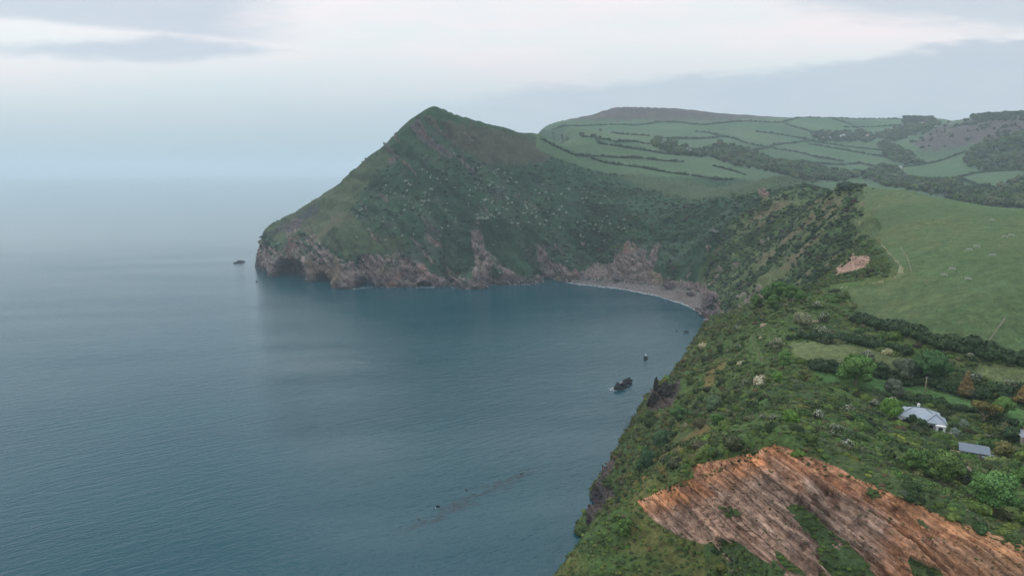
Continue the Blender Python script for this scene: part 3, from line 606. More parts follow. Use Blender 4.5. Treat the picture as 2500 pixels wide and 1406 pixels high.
# ------------------------------------------------------------------ foliage shapes
def leaf_cloud(seed, lobes, n, leaf, core=True, flat=.0, leafrange=(0, 1), up=.25):
    """lobes: (x,y,z,rx,ry,rz). Leaf quads spread over the lobes' skins, over low-poly cores."""
    r = np.random.default_rng(seed); V_, F_, A_ = [], [], []; nb = 0
    lob = np.array(lobes); w = (lob[:, 3] * lob[:, 5]); w /= w.sum()
    k = r.choice(len(lob), n, p=w); d = r.normal(size=(n, 3)); d[:, 2] += up; d /= np.linalg.norm(d, axis=1)[:, None]
    rad = 1 - np.abs(r.normal(size=n)) * .10 + .10 * r.random(n)
    c = lob[k, :3] + d * lob[k, 3:6] * rad[:, None]
    nrm = d + r.normal(size=(n, 3)) * .55; nrm /= np.linalg.norm(nrm, axis=1)[:, None]
    t = np.cross(nrm, r.normal(size=(n, 3))); t /= np.linalg.norm(t, axis=1)[:, None] + 1e-9; b = np.cross(nrm, t)
    s = leaf * (.6 + .8 * r.random(n))[:, None]
    q = np.stack([c - t * s - b * s * .7, c + t * s * .8 - b * s, c + t * s + b * s * .8, c - t * s * .7 + b * s], 1).reshape(-1, 3)
    V_.append(q); F_.append(np.arange(4 * n).reshape(-1, 4)); lobv = r.random(len(lob))
    A_.append(np.repeat(np.clip(.55 * r.random(n) + .45 * lobv[k], 0, 1), 4)); nb = 4 * n
    if core:
        m_, k_ = 8, 5
        for li, L_ in enumerate(lob):
            th = np.linspace(0, 2 * np.pi, m_, endpoint=False); ph = np.linspace(.12, np.pi - .12, k_)
            P_, T_ = np.meshgrid(ph, th, indexing='ij'); rr = .86 + .1 * r.random(P_.shape)
            v = np.stack([L_[0] + L_[3] * rr * np.sin(P_) * np.cos(T_), L_[1] + L_[4] * rr * np.sin(P_) * np.sin(T_), L_[2] + L_[5] * rr * np.cos(P_)], -1).reshape(-1, 3)
            f = [[nb + i * m_ + j, nb + (i + 1) * m_ + j, nb + (i + 1) * m_ + (j + 1) % m_, nb + i * m_ + (j + 1) % m_] for i in range(k_ - 1) for j in range(m_)]
            V_.append(v); F_.append(np.array(f)); A_.append(np.full(len(v), .12)); nb += len(v)
    return np.concatenate(V_), np.concatenate(F_), np.concatenate(A_)
def foliage_mesh(name, material, *a, **k):
    v, f, at = leaf_cloud(*a, **k); return mesh_np(name, v, f, material, [('leaf', 'FLOAT', at)])
def shrub_lobes(seed, n=6, spread=.55, zs=.7):
    r = np.random.default_rng(seed); l = [(0, 0, .25, .7, .7, .62 * zs / .7)]
    for i in range(n):
        a = r.random() * 6.28; d = spread * (.5 + .6 * r.random()); q = .32 + .25 * r.random()
        l.append((d * math.cos(a), d * math.sin(a), .1 + .5 * zs * r.random(), q, q, q * .85))
    return l
def protos(name, n, maker):
    c = bpy.data.collections.new(name)
    for i in range(n):
        o = bpy.data.objects.new('%s_shape_%02d' % (name, i), maker(i)); c.objects.link(o)
    return c
shrubs = protos('shrub', 6, lambda i: foliage_mesh('shrub_leaves', M['leaf_inst'], 300 + i, shrub_lobes(i, 5 + i % 3), 420, .075))
tufts = protos('tuft', 4, lambda i: foliage_mesh('tuft_leaves', M['leaf_inst'], 340 + i, shrub_lobes(60 + i, 3, .5, .5), 130, .10))
treesh = protos('tree', 6, lambda i: foliage_mesh('tree_leaves', M['leaf_inst'], 320 + i, [(0, 0, .9, .62, .62, .62)] + [(.5 * math.cos(a + i) * (.7 + .3 * (j % 2)), .5 * math.sin(a + i), .75 + .28 * ((j * 7 + i) % 3 - .6), .38, .38, .36) for j, a in enumerate(np.linspace(0, 6.28, 7)[:-1])] + [(0, 0, .35, .3, .3, .4)], 460, .085))
def rock_mesh(seed, dims, sub=3, jag=.35, material=None, name='rock'):
    bm = bmesh.new(); bmesh.ops.create_icosphere(bm, subdivisions=sub, radius=1); r = np.random.default_rng(seed); pl = r.normal(size=(9, 3)); pl /= np.linalg.norm(pl, axis=1)[:, None]; dd = .55 + .4 * r.random(9)
    co = np.array([v.co[:] for v in bm.verts])
    for a_, d_ in zip(pl, dd):
        e = co @ a_ - d_; co -= np.where(e > 0, e, 0)[:, None] * a_[None]
    nn_ = fbm(co[:, 0] * 3 + seed, co[:, 1] * 3 + co[:, 2] * 2, seed, 4); co *= (1 + jag * nn_)[:, None]
    for v, c in zip(bm.verts, co): v.co = Vector((c[0] * dims[0], c[1] * dims[1], c[2] * dims[2]))
    me = bpy.data.meshes.new(name); bm.to_mesh(me); bm.free(); me.materials.append(material or M['rock']); return me
stones = protos('stone', 5, lambda i: rock_mesh(50 + i, (1, .8, .6), 2, .2, M['boulder'], 'stone'))
def instancer(name, pos, scale, idx_, tint, coll, kind='stuff', label=None, cat=None, group=None, tilt=0.0):
    n = len(pos); me = bpy.data.meshes.new(name); me.vertices.add(n); me.vertices.foreach_set('co', np.asarray(pos, np.float32).ravel())
    r = np.random.default_rng(n); rot = np.stack([r.normal(size=n) * tilt, r.normal(size=n) * tilt, r.random(n) * 6.283], -1)
    for an, ty, key, dat in (('scl', 'FLOAT_VECTOR', 'vector', scale), ('rot', 'FLOAT_VECTOR', 'vector', rot), ('idx', 'INT', 'value', idx_), ('tint', 'FLOAT_COLOR', 'color', np.concatenate([tint, np.ones((n, 1))], 1))):
        a = me.attributes.new(an, ty, 'POINT'); a.data.foreach_set(key, np.asarray(dat, np.int32 if ty == 'INT' else np.float32).ravel())
    o = link(name, me); tag(o, label, cat, group, kind)
    ng = bpy.data.node_groups.new(name + '_spread', 'GeometryNodeTree'); ng.interface.new_socket('Geometry', in_out='INPUT', socket_type='NodeSocketGeometry'); ng.interface.new_socket('Geometry', in_out='OUTPUT', socket_type='NodeSocketGeometry')
    N = ng.nodes; L = ng.links; gi_ = N.new('NodeGroupInput'); go = N.new('NodeGroupOutput'); ip = N.new('GeometryNodeInstanceOnPoints'); ci = N.new('GeometryNodeCollectionInfo')
    ci.inputs['Collection'].default_value = coll; ci.inputs['Separate Children'].default_value = True; ci.inputs['Reset Children'].default_value = True
    def na(nm, ty):
        x = N.new('GeometryNodeInputNamedAttribute'); x.data_type = ty; x.inputs['Name'].default_value = nm
        return [q_ for q_ in x.outputs if q_.enabled and q_.name == 'Attribute'][0]
    L.new(gi_.outputs[0], ip.inputs['Points']); L.new(ci.outputs[0], ip.inputs['Instance']); ip.inputs['Pick Instance'].default_value = True
    L.new(na('idx', 'INT'), ip.inputs['Instance Index']); L.new(na('rot', 'FLOAT_VECTOR'), ip.inputs['Rotation']); L.new(na('scl', 'FLOAT_VECTOR'), ip.inputs['Scale'])
    L.new(ip.outputs[0], go.inputs[0]); md = o.modifiers.new('spread', 'NODES'); md.node_group = ng
    return o
toc = np.stack([-X, -Y, CAMH - Zt], -1); toc /= np.linalg.norm(toc, axis=-1)[..., None]
facing = (NN * toc).sum(-1) > -.12
inview = (PX > -250) & (PX < 3300) & (PY < 1560)
PAL = np.array([1.18, 1.02, .80]) * np.array([(.040, .078, .024), (.062, .110, .030), (.028, .052, .020), (.080, .105, .050), (.085, .062, .040), (.085, .135, .030), (.34, .33, .26), (.055, .085, .050)])
def scatter(mask, dens, smin, smax, pal, jit=.25, npr=6, sink=.25, squash=(.75, 1.05), clump=None):
    w = (AREA * mask * dens * facing * inview).ravel(); tot = w.sum(); n = int(tot)
    if n < 1: return None
    k = rng.choice(w.size, n, p=w / tot)
    Xf, Yf, Zf = X.ravel()[k], Y.ravel()[k], Zt.ravel()[k]
    sp = np.sqrt(AREA.ravel()[k]); x = Xf + rng.normal(size=n) * sp * .3; y = Yf + rng.normal(size=n) * sp * .2
    s = smin + (smax - smin) * rng.random(n) ** 1.6
    if clump is not None: s *= 1 + .5 * np.clip(fbm(x / clump, y / clump, 401, 2), -.6, 1)
    pr = np.array([p[1] for p in pal], float); kk = rng.choice(len(pal), n, p=pr / pr.sum()); t = PAL[[p[0] for p in pal]][kk]
    patch = fbm(x / 18, (y + Zf) / 18, 411, 3)[:, None]
    t = t * (1 + jit * rng.normal(size=(n, 1)) * .6) * (1 + .35 * patch) * (1 + .08 * rng.normal(size=(n, 3)))
    sc_ = np.stack([s * rng.uniform(.85, 1.2, n), s * rng.uniform(.85, 1.2, n), s * rng.uniform(*squash, n)], -1)
    return [np.stack([x, y, Zf - sink * s], -1), sc_, rng.integers(0, npr, n), np.clip(t, .008, .7)]
def cat_(*l):
    l = [a for a in l if a is not None]; return [np.concatenate([a[i] for a in l]) for i in range(4)]
soft = (rock < .5) & (Zt > 1) & (bkv < .1)
PATHS = [([(2128, 470), (2112, 486), (2104, 500), (2121, 515), (2118, 522), (2104, 530), (2097, 542), (2102, 560), (2118, 572), (2140, 580), (2155, 600), (2172, 620), (2190, 638), (2200, 652), (2198, 668), (2180, 680), (2150, 688), (2110, 695), (2050, 702)], 1.5, 150, 720),
         ([(1838, 815), (1840, 832), (1848, 850), (1854, 866), (1858, 882)], .45, 150, 400), ([(1878, 427), (1895, 428), (1908, 438), (1935, 448)], 1.8, 700, 1000), ([(1680, 432), (1695, 440), (1702, 452), (1745, 462), (1775, 466)], 1.8, 850, 1150), ([(1720, 440), (1745, 444), (1778, 450)], 4, 850, 1200)]
dirtm = np.zeros(X.shape, bool); pathm = np.zeros(X.shape, bool); pathw = np.full(X.shape, 9.0)
for pl, hw, lo, hi in PATHS:
    for (x0, y0), (x1, y1) in zip(pl[:-1], pl[1:]):
        dx, dy = x1 - x0, y1 - y0; t = np.clip(((PX - x0) * dx + (PY - y0) * dy) / (dx * dx + dy * dy), 0, 1)
        ddx = (PX - x0 - t * dx) * Y / FPX; ddy = (PY - y0 - t * dy) * Y / FPX / np.clip((CAMH - Zt) / Y + .12, .12, 1)
        dd = np.hypot(ddx, ddy * .8); ok = (Y > lo) & (Y < hi); pathw = np.where(ok, np.minimum(pathw, dd / hw), pathw)
pathm = (pathw + .35 * j2 < 1) & (rock < .5); dirtm = pathm & (PX < 1865) & (Y < 420); pathm &= ~dirtm
openg = past | lawn | lawn2
farok = pathw > 3.2
nearz = soft & ~openg & ~scar & (Y < 420) & farok & ~(rust & (j2 < .25))
spz = nearz & (Y < 195) & (PX < 1740) & (PY > 1175)
brk = reg([(1640, 1190), (1700, 1130), (1850, 1060), (2000, 1090), (2200, 1180), (2200, 1215), (1960, 1105), (1885, 1080), (1850, 1092), (1700, 1130)], 100, 200, 2)
clr = sstep(fbm(X / 26, (Y + Zt) / 26, 421, 3) + .35 * j2, -.32, .02)
n1_ = scatter((nearz & ~spz & ~brk) * (.25 + .75 * clr), .19, .7, 1.9, [(0, 5), (1, 4), (2, 2), (3, 2.4), (4, .35), (5, 1.6), (7, 2)], clump=14, squash=(.6, 1.0))
n1_[3] = n1_[3] * 1.3
q_ = project(*n1_[0].T)[0]; n1_[3] = n1_[3] * (1 + (np.array([.30, -.04, -.15]) * (1 - sstep(q_, 1650, 1820))[:, None]))
n2_ = scatter(nearz & ~spz & ~brk & (Y < 330), .017, 1.8, 3.2, [(0, 3), (1, 2), (2, 2), (3, 1.5), (6, .22), (5, 1)], clump=20)
n3_ = scatter(nearz, .55, .3, .85, [(0, 4), (1, 4), (2, 2), (3, 2), (4, .6), (5, 2)], squash=(.5, .9), sink=.1)
n3_[2] = n3_[2] % 4; n3_[3] = n3_[3] * 1.35
n4_ = scatter(spz, .10, .35, .9, [(0, 3), (1, 3), (5, 2), (4, .6)], squash=(.5, .9))
pt_ = scatter(past * sstep(fbm(X / 22, Y / 9, 451, 3), -.1, .4) * (Y < 520), .05, .18, .5, [(2, 3), (0, 4), (4, .6), (3, 1)], squash=(.3, .6), sink=.05, npr=4)
instancer('pasture_tufts', *pt_, tufts, label='rough grass tufts dotted over the big pasture', cat='grass')
scr = cat_(n1_, n2_, n4_); instancer('scrub', *scr, shrubs, label='low tangled green scrub covering the near headland', cat='scrub')
instancer('undergrowth', *n3_, tufts, label='short bracken and grass tufts between the near bushes', cat='undergrowth')
edgeg = scatter(green & (Y < 180), 1.6, .2, .75, [(0, 3), (1, 4), (2, 2), (5, 2)], squash=(.4, .8), sink=.05); edgeg[2] = edgeg[2] % 4
rb = scatter(scar & ~green & (Y < 180), .16, .12, .4, [(0, 3), (1, 3), (3, 2)], squash=(.4, .8), sink=.05); rb[2] = rb[2] % 4
rim = scatter(np.abs(depthin + 10 * j2 + 8 * j1 - 2) < 9, .0, .1, .2, [(0, 1)]) if 0 else scatter(((np.abs(depthin + 9 * j2 + 8 * j1 - 3) < 8) & (Y < 180) & (Y > 95)).astype(float), 1.6, .15, .55, [(0, 3), (1, 4), (2, 1), (5, 2), (3, 2)], squash=(.4, .8), sink=.05); rim[2] = rim[2] % 4
instancer('rock_face_grass', *cat_(edgeg, rb, rim), tufts, label='grass and weeds rooted in ledges of the orange rock face', cat='grass')
bayz = soft & ~openg & ~saddle & ~inland & (Y >= 420) & (Y < 1000) & farok & (X > 60 + (Y - 800) * .2)
bst = sstep(fbm((X * .55 + Y * .83) / 9, (Zt + Y * .1) / 60, 431, 3) + .3 * j2, -.35, .05)
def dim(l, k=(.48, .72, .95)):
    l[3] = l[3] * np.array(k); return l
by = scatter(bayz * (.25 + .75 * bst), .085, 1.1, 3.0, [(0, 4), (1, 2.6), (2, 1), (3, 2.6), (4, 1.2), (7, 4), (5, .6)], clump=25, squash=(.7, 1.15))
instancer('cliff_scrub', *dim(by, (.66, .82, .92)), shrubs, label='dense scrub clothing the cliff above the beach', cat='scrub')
hz = soft & (Y >= 800) & (Y < 1120) & ~inland & ~saddle & (X < 60 + (Y - 800) * .2 + 60)
hsc = hz & (~brown) & (~ridgeg) & (PY > 380 + 30 * j1)
low_ = hsc * (.35 + .65 * sstep(b1 + .5 * j1, -.4, .3))
hg = scatter(low_, .05, 1.0, 3.2, [(0, 4), (1, 1), (2, 4), (3, 1.6), (7, 3), (6, .5)], clump=40, squash=(.5, .9))
hg2 = scatter((hz & (brown | ridgeg)) * sstep(b4 + j1, .1, .6), .03, .6, 1.5, [(2, 3), (7, 1), (0, 1)], squash=(.4, .7))
sd_ = scatter((saddle | (past & (Y > 560) & (PX < 2140))) * sstep(b4 + j1, .1, .5), .02, .7, 1.8, [(2, 2), (7, 1), (0, 1)], squash=(.5, .8))
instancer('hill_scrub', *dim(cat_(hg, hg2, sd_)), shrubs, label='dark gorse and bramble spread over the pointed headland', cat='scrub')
wd = scatter((wood & (Zt > 8)) * sstep(b4 + .5 * b1, -.5, -.2), .012, 3.5, 8.0, [(2, 2.5), (0, 3), (7, 3.5), (3, 1)], jit=.2, sink=.1, squash=(.8, 1.1))
wd[3] = wd[3] * 1.35
sky_w = reg([(2212, 284), (2275, 286), (2288, 304), (2200, 304)], 1900, 3200, 4) | reg([(2375, 280), (2600, 276), (2600, 296), (2375, 296)], 1500, 2400, 4)
wd2 = scatter(sky_w.astype(float), .010, 5, 8, [(2, 3), (7, 1)], sink=.1)
heaths = scatter((heath & (PX > 2150)) * sstep(b1 + .5 * j1, .0, .4), .006, 2.5, 6, [(2, 3), (7, 2), (4, 1)], sink=.2)
instancer('woodland', *cat_(wd, wd2, heaths), treesh, label='far dark woods filling the inland valley', cat='woodland')
# ------------------------------------------------------------------ paths and beach: sheets just above the ground
def sheet(name, mask, material, lift):
    q = mask[:-1, :-1] & mask[1:, :-1] & mask[:-1, 1:] & mask[1:, 1:]
    f = np.stack([idx[:-1, :-1][q], idx[:-1, 1:][q], idx[1:, 1:][q], idx[1:, :-1][q]], -1)
    us, inv = np.unique(f, return_inverse=True); v = np.stack([X, Y, Zt], -1).reshape(-1, 3)[us] + NN.reshape(-1, 3)[us] * lift
    o = link(name, mesh_np(name, v, inv.reshape(f.shape), material, smooth=True)); return tag(o, kind='structure')
sheet('path', pathm, M['path'], .06); sheet('path', dirtm, plain('brown_dirt', (.085, .062, .040), .95, .05, .3, .5), .06)
bm_ = (bkv > .25) & (Zt > -1.5) & (Zt < 5.2)
sheet('beach', bm_, M['sand'], .05)
shore = (Zt > .1) & (Zt < 5 + 3 * j1) & (Y > 590) & (Y < 900) & (PX > 1130) & (PX < 1770)
shw = shore * np.where((PX > 1600) & (PX < 1700) , .15, 1.0) * np.where((PX > 1195) & (PX < 1225), .2, 1)
n = 1500; w = (AREA * shw).ravel(); k = rng.choice(w.size, n, p=w / w.sum())
s = .35 + 1.5 * rng.random(n) ** 3.0; 
tb = np.array([(.24, .215, .21)]) * rng.uniform(.5, 1.25, (n, 1))
instancer('boulders', np.stack([X.ravel()[k], Y.ravel()[k], Zt.ravel()[k] + .1 * s], -1), np.stack([s, s, s * .8], -1), rng.integers(0, 5, n), tb, stones, label='pale boulders heaped along the shore under the cliffs', cat='boulders', tilt=.4)
def blocks_mat():
    m, nt, p = mat('loose_rock_blocks'); a = nt.nodes.new('ShaderNodeAttribute'); a.attribute_type = 'INSTANCER'; a.attribute_name = 'tint'; g = nt.nodes.new('ShaderNodeNewGeometry')
    nt.links.new(mulc(nt, a.outputs['Color'], ramp(nt, nz(nt, 2.2, 4, .65, g.outputs['Position']).outputs['Fac'], .3, .7, .6, 1.35)), p.inputs['Base Color']); p.inputs['Roughness'].default_value = .9; p.inputs['Specular IOR Level'].default_value = .15; return m
BLM = blocks_mat(); slabs = protos('slab', 6, lambda i: rock_mesh(150 + i, (1, .42, .34), 2, .22, BLM, 'slab'))
def rocks(mask, dens, smin, smax, lean):
    w = (AREA * mask * dens * facing * inview).ravel(); n = int(w.sum()); k = rng.choice(w.size, n, p=w / w.sum()); s_ = smin + (smax - smin) * rng.random(n) ** 2.5
    t = C.reshape(-1, 3)[k] * rng.uniform(.6, 1.35, (n, 1)) * (1 + .06 * rng.normal(size=(n, 3)))
    return [np.stack([X.ravel()[k], Y.ravel()[k], Zt.ravel()[k]], -1), np.stack([s_ * rng.uniform(.7, 1.4, n), s_, s_ * rng.uniform(.7, 1.3, n)], -1), rng.integers(0, 6, n), np.clip(t, .01, .7)]
def lean_rot(o, ang, spread):
    a = o.data.attributes['rot']; n = len(o.data.vertices); r = np.random.default_rng(5)
    a.data.foreach_set('vector', np.stack([r.normal(size=n) * .3, ang + r.normal(size=n) * spread, r.normal(size=n) * .45], -1).astype(np.float32).ravel())
o = instancer('rock_blocks', *rocks((rock > .5) & scar & (Y < 180), .9, .14, .62, 0), slabs, label='broken blocks and ledges of the orange rock face', cat='rock'); lean_rot(o, .70, .14)
o = instancer('rock_blocks', *rocks((rock > .5) & (Y > 560) & (Zt > .5), .05, .7, 3.2, 0), slabs, label='jutting beds and fallen blocks of the headland sea cliffs', cat='rock'); lean_rot(o, .70, .2)
o = instancer('rock_blocks', *rocks((rock > .5) & dark & (Y < 420), .25, .3, 1.4, 0), slabs, label='dark broken rock at the foot of the near cliff', cat='rock'); lean_rot(o, .9, .3)
# ------------------------------------------------------------------ surf
def foam_mat():
    m, nt, p = mat('foam'); L = nt.links; g = nt.nodes.new('ShaderNodeNewGeometry'); n = nz(nt, .45, 5, .7, g.outputs['Position'])
    at = nt.nodes.new('ShaderNodeAttribute'); at.attribute_name = 'edge'
    mm = nt.nodes.new('ShaderNodeMath'); mm.operation = 'MULTIPLY'; L.new(ramp(nt, n.outputs['Fac'], .42, .62, 0, 1), mm.inputs[0]); L.new(at.outputs['Fac'], mm.inputs[1])
    L.new(mm.outputs[0], p.inputs['Alpha']); p.inputs['Base Color'].default_value = (.75, .78, .80, 1); p.inputs['Roughness'].default_value = .8; return m
FOAM = foam_mat()
def foam(name, line, w0, z=.05):
    v, f, a = [], [], []; pts_ = []
    for (x0, y0), (x1, y1) in zip(line[:-1], line[1:]):
        m_ = max(2, int(math.hypot(x1 - x0, y1 - y0) / 3))
        for i in range(m_): pts_.append(((x0 + (x1 - x0) * i / m_), y0 + (y1 - y0) * i / m_))
    for i, (px, py) in enumerate(pts_):
        # march on the plan to find the real shoreline in this column
        u, _ = ray(px, py); s0 = math.log(Pz(px, py, 0)[1]); ss_ = np.linspace(s0 - .09, s0 + .06, 200)
        zz = bil(HH, np.full(200, u), ss_); kk = np.nonzero(zz > -.2)[0]; s1_ = ss_[kk[0]] if len(kk) else s0
        Yc = math.exp(s1_); ww = w0 * (.5 + 1.0 * abs(math.sin(i * .37) * math.sin(i * .11 + 1)))
        for t, al in ((-1.6, 0), (-.5, 1), (.6, 1), (1.6, .5)):
            v.append((u * (Yc + t * ww), Yc + t * ww, z)); a.append(al)
    for i in range(len(pts_) - 1):
        for j in range(3): f.append((i * 4 + j, (i + 1) * 4 + j, (i + 1) * 4 + j + 1, i * 4 + j + 1))
    o = link(name, mesh_np(name, v, f, FOAM, [('edge', 'FLOAT', a)])); return tag(o, label='thin white surf breaking along the shore', cat='surf', kind='stuff')
foam('surf', [(1380, 688)] + COAST[17:], 3.4)
foam('surf', COAST[6:16], .9)
# ------------------------------------------------------------------ rocks in the sea
def sea_rock(px, py, dims, seed, label, rz=0, z=.0, parts=(), group=None, material=None, sub=4):
    x, y, _ = Pz(px, py, 0); me = rock_mesh(seed, dims, sub, .45, material or M['rock'], 'sea_rock'); o = link('sea_rock', me); o.location = (x, y, z); o.rotation_euler = (.1, .15, rz)
    tag(o, label, 'rock', group); ring(o, x, y, dims, rz, seed); return o
def ring(o, x, y, dims, rz, seed):
    v, f, a = [], [], []; n_ = 26
    for k_, (e, al) in enumerate(((.7, 1), (1.0, 1), (1.35, 0))):
        for i in range(n_):
            t = 2 * math.pi * i / n_; X_, Y_ = dims[0] * e * math.cos(t), dims[1] * e * math.sin(t)
            v.append((x + X_ * math.cos(rz) - Y_ * math.sin(rz), y + X_ * math.sin(rz) + Y_ * math.cos(rz), .04)); a.append(al * .55)
    for k_ in range(2):
        for i in range(n_): f.append((k_ * n_ + i, k_ * n_ + (i + 1) % n_, (k_ + 1) * n_ + (i + 1) % n_, (k_ + 1) * n_ + i))
    q_ = link('surf', mesh_np('surf', v, f, FOAM, [('edge', 'FLOAT', a)])); tag(q_, 'broken white water washing round a sea rock', 'surf', kind='stuff')
sea_rock(1511, 948, (6.2, 3.4, 3.8), 1, 'largest jagged black rock in the bay, near end', .6, .3)
sea_rock(1528, 936, (4.4, 3.4, 3.8), 2, 'jagged black rock at the far end of the largest bay rock', .6, .3)
sea_rock(1532, 946, (.9, .7, 1.3), 3, 'small dark rock just right of the largest jagged bay rock', .2)
sea_rock(1576, 877, (1.6, 1.4, 2.3), 4, 'single rounded black rock in the bay below the white gull', .2, .2)
sea_rock(1674, 812, (2.6, 1.2, 1.5), 5, 'low dark rock near the shore, wider of the close pair', 0)
sea_rock(1652, 809, (1.0, .7, .9), 6, 'tiny dark rock near the shore, left of the wider low rock', 0)
sea_rock(1717, 772, (4.2, 2.0, 1.8), 7, 'flat dark rock at the right-hand end of the beach', 0)
sea_rock(1730, 780, (1.6, 1.0, 1.0), 8, 'small dark rock in front of the flat rock at the beach end', 0)
sea_rock(588, 641, (5.6, 3.0, 3.6), 9, 'taller humped rock off the headland tip', 0)
sea_rock(575, 643, (4.2, 2.2, 1.8), 10, 'lower rock left of the hump off the headland tip', 0)
sea_rock(596, 639, (2.2, 1.4, 1.8), 13, 'smallest rock right of the hump off the headland tip', 0)
sea_rock(628, 688, (2.6, 1.0, 1.0), 11, 'small low rock awash left of the large sea cave', 0)
sea_rock(1070, 1236, (1.1, .7, .7), 12, 'largest dark rock breaking the surface of the reef', .5)
sea_rock(1060, 1241, (.9, .35, .3), 15, 'thin rock awash at the near side of the largest reef rock', .5)
sea_rock(1138, 1196, (.9, .45, .55), 14, 'dark rock at the middle of the reef', .6)
sea_rock(1274, 1156, (1.0, .35, .4), 16, 'slim dark rock at the far right end of the reef', .6)
sea_rock(1022, 1268, (.7, .3, .25), 17, 'low rock awash at the near left end of the reef', .5)
for px, py, d_, sd2, lb in ((1660, 724, (3.2, 2.4, 2.6), 21, None),):
    pass
def land_rock(px, py, dims, seed, label, material, ylo=590, yhi=900, rz=0):
    p = hit(px, py, ylo, yhi); o = link('outcrop', rock_mesh(seed, dims, 4, .5, material, 'outcrop')); o.location = p + Vector((0, 0, dims[2] * .3)); o.rotation_euler = (.1, .2, rz); return tag(o, label, 'rock')
M['grey_rock'] = plain('grey_cliff_rock', (.13, .105, .105), .9, .15, .4, .35, 0, .6)
land_rock(1684, 722, (4.6, 3.6, 4.2), 31, 'rounded dark outcrop standing at the right edge of the sand', M['grey_rock'])
land_rock(1732, 745, (7.5, 5, 7.5), 32, 'big dark crag above the boulders at the right of the beach', M['grey_rock'])
land_rock(1640, 702, (9.5, 3, 4.2), 33, 'long grey outcrop behind the sand', M['grey_rock'])
land_rock(1508, 684, (7.5, 4, 5.5), 34, 'grey outcrop at the left end of the sand', M['grey_rock'])
# pinnacle on the near cliff
def pinn(px, py, h_, seed, label, w_=1.2):
    p = hit(px, py, 200, 400); o = link('pinnacle', rock_mesh(seed, (w_, w_, h_), 4, .55, M['dark_cliff'], 'pinnacle')); o.location = p + Vector((0, 0, h_ * .25)); return tag(o, label, 'rock')
M['dark_cliff'] = plain('dark_cliff_rock', (.035, .030, .024), .9, .15, .4, .6, 0, .5)
pinn(1602, 952, 4.6, 41, 'sharp dark rock pinnacle standing from the near cliff edge')
pinn(1626, 962, 4.2, 42, 'broad dark crag right of the sharp pinnacle', 3.8)
pinn(1592, 985, 4.0, 43, 'dark crag below the sharp pinnacle', 2.4)
# ------------------------------------------------------------------ hedges
PALH = plain('hedge_dark', (.04, .06, .03))
def hedge_mat(name, c1, c2): return leaf_mat(name, c1, c2)
HM_FAR = hedge_mat('far_hedge_leaves', (.042, .064, .038), (.075, .105, .055)); HM_NEAR = hedge_mat('near_hedge_leaves', (.022, .042, .016), (.060, .100, .032))
def hedge(line, label, group, ylo, yhi, r0, r1, mat_, nl, leaf, rows=1, step=1.1, gap=0.04):
    r = np.random.default_rng(int(line[0][0])); P_ = [hit(a, b, ylo, yhi) for a, b in line]; V_, F_, A_ = [], [], []; nb = 0; c0 = P_[0].copy()
    for a, b in zip(P_[:-1], P_[1:]):
        L_ = (b - a).length; m_ = max(1, int(L_ / (r0 * step)))
        for i in range(m_):
            if r.random() < gap: continue
            for row in range(rows):
                q_ = a.lerp(b, (i + r.random() * .6) / m_); q_.x += r.normal() * r0 * .25 + (row - .5 * (rows - 1)) * r0 * .5; q_.y += r.normal() * r0 * .25 + (row - .5 * (rows - 1)) * r0 * 1.5
                rr = r0 + (r1 - r0) * r.random() ** 2.2; zg = gz(q_.x, q_.y)
                v, f, at = leaf_cloud(r.integers(1e6), [(0, 0, .5, 1, 1, .8), (.5 * r.normal(), .4 * r.normal(), .8, .6, .6, .5)], nl, leaf)
                v = v * np.array([rr * r.uniform(.9, 1.3), rr, rr * r.uniform(.8, 1.15)]) + np.array([q_.x, q_.y, zg])
                V_.append(v); F_.append(f + nb); A_.append(at); nb += len(v)
    v = np.concatenate(V_) - np.array(c0); o = link('hedgerow', mesh_np('hedgerow', v, np.concatenate(F_), mat_, [('leaf', 'FLOAT', np.concatenate(A_))])); o.location = c0
    return tag(o, label, 'hedge', group)
FARH = [[(1600, 298), (1665, 300), (1719, 306), (1751, 302), (1802, 298), (1910, 300), (1946, 289)], [(1600, 336), (1647, 340), (1708, 340), (1751, 337), (1755, 333), (1730, 325), (1697, 323)], [(1755, 333), (1787, 338), (1816, 349), (1852, 357), (1884, 360)],
        [(1830, 369), (1881, 360), (1910, 352), (1953, 347), (1989, 346)], [(1845, 322), (1888, 327), (1924, 333), (1953, 338), (1989, 344)], [(1913, 302), (1946, 313), (1974, 320), (1996, 329)], [(1888, 363), (1946, 372), (1996, 385), (2057, 394)],
        [(1852, 388), (1888, 392), (1946, 396), (2014, 401), (2054, 403), (2100, 399), (2140, 409)], [(1974, 352), (2025, 361), (2061, 367), (2111, 376), (2162, 383), (2190, 385)], [(1989, 347), (2050, 356), (2104, 363), (2162, 367)], [(2190, 410), (2234, 405), (2284, 396), (2320, 385), (2356, 372)],
        [(2212, 441), (2266, 437), (2338, 435), (2378, 424), (2428, 419), (2500, 417)], [(2061, 311), (2104, 311), (2162, 309), (2212, 304)], [(2032, 291), (2086, 309), (2133, 331)], [(2338, 435), (2378, 451), (2428, 468)], [(1946, 288), (2060, 288), (2200, 291)]]
MIDH = [[(1384, 335), (1465, 352), (1546, 364), (1639, 378)], [(1351, 325), (1424, 335), (1505, 348), (1586, 352)], [(1319, 339), (1359, 360), (1404, 380), (1465, 382), (1546, 386), (1627, 394), (1667, 396)], [(1445, 388), (1505, 402), (1566, 410), (1619, 420), (1688, 429), (1749, 439), (1789, 445)],
        [(1465, 317), (1505, 327), (1586, 333)], [(1351, 317), (1384, 307), (1449, 307), (1546, 307), (1607, 299)], [(1740, 405), (1790, 418), (1820, 428)]]
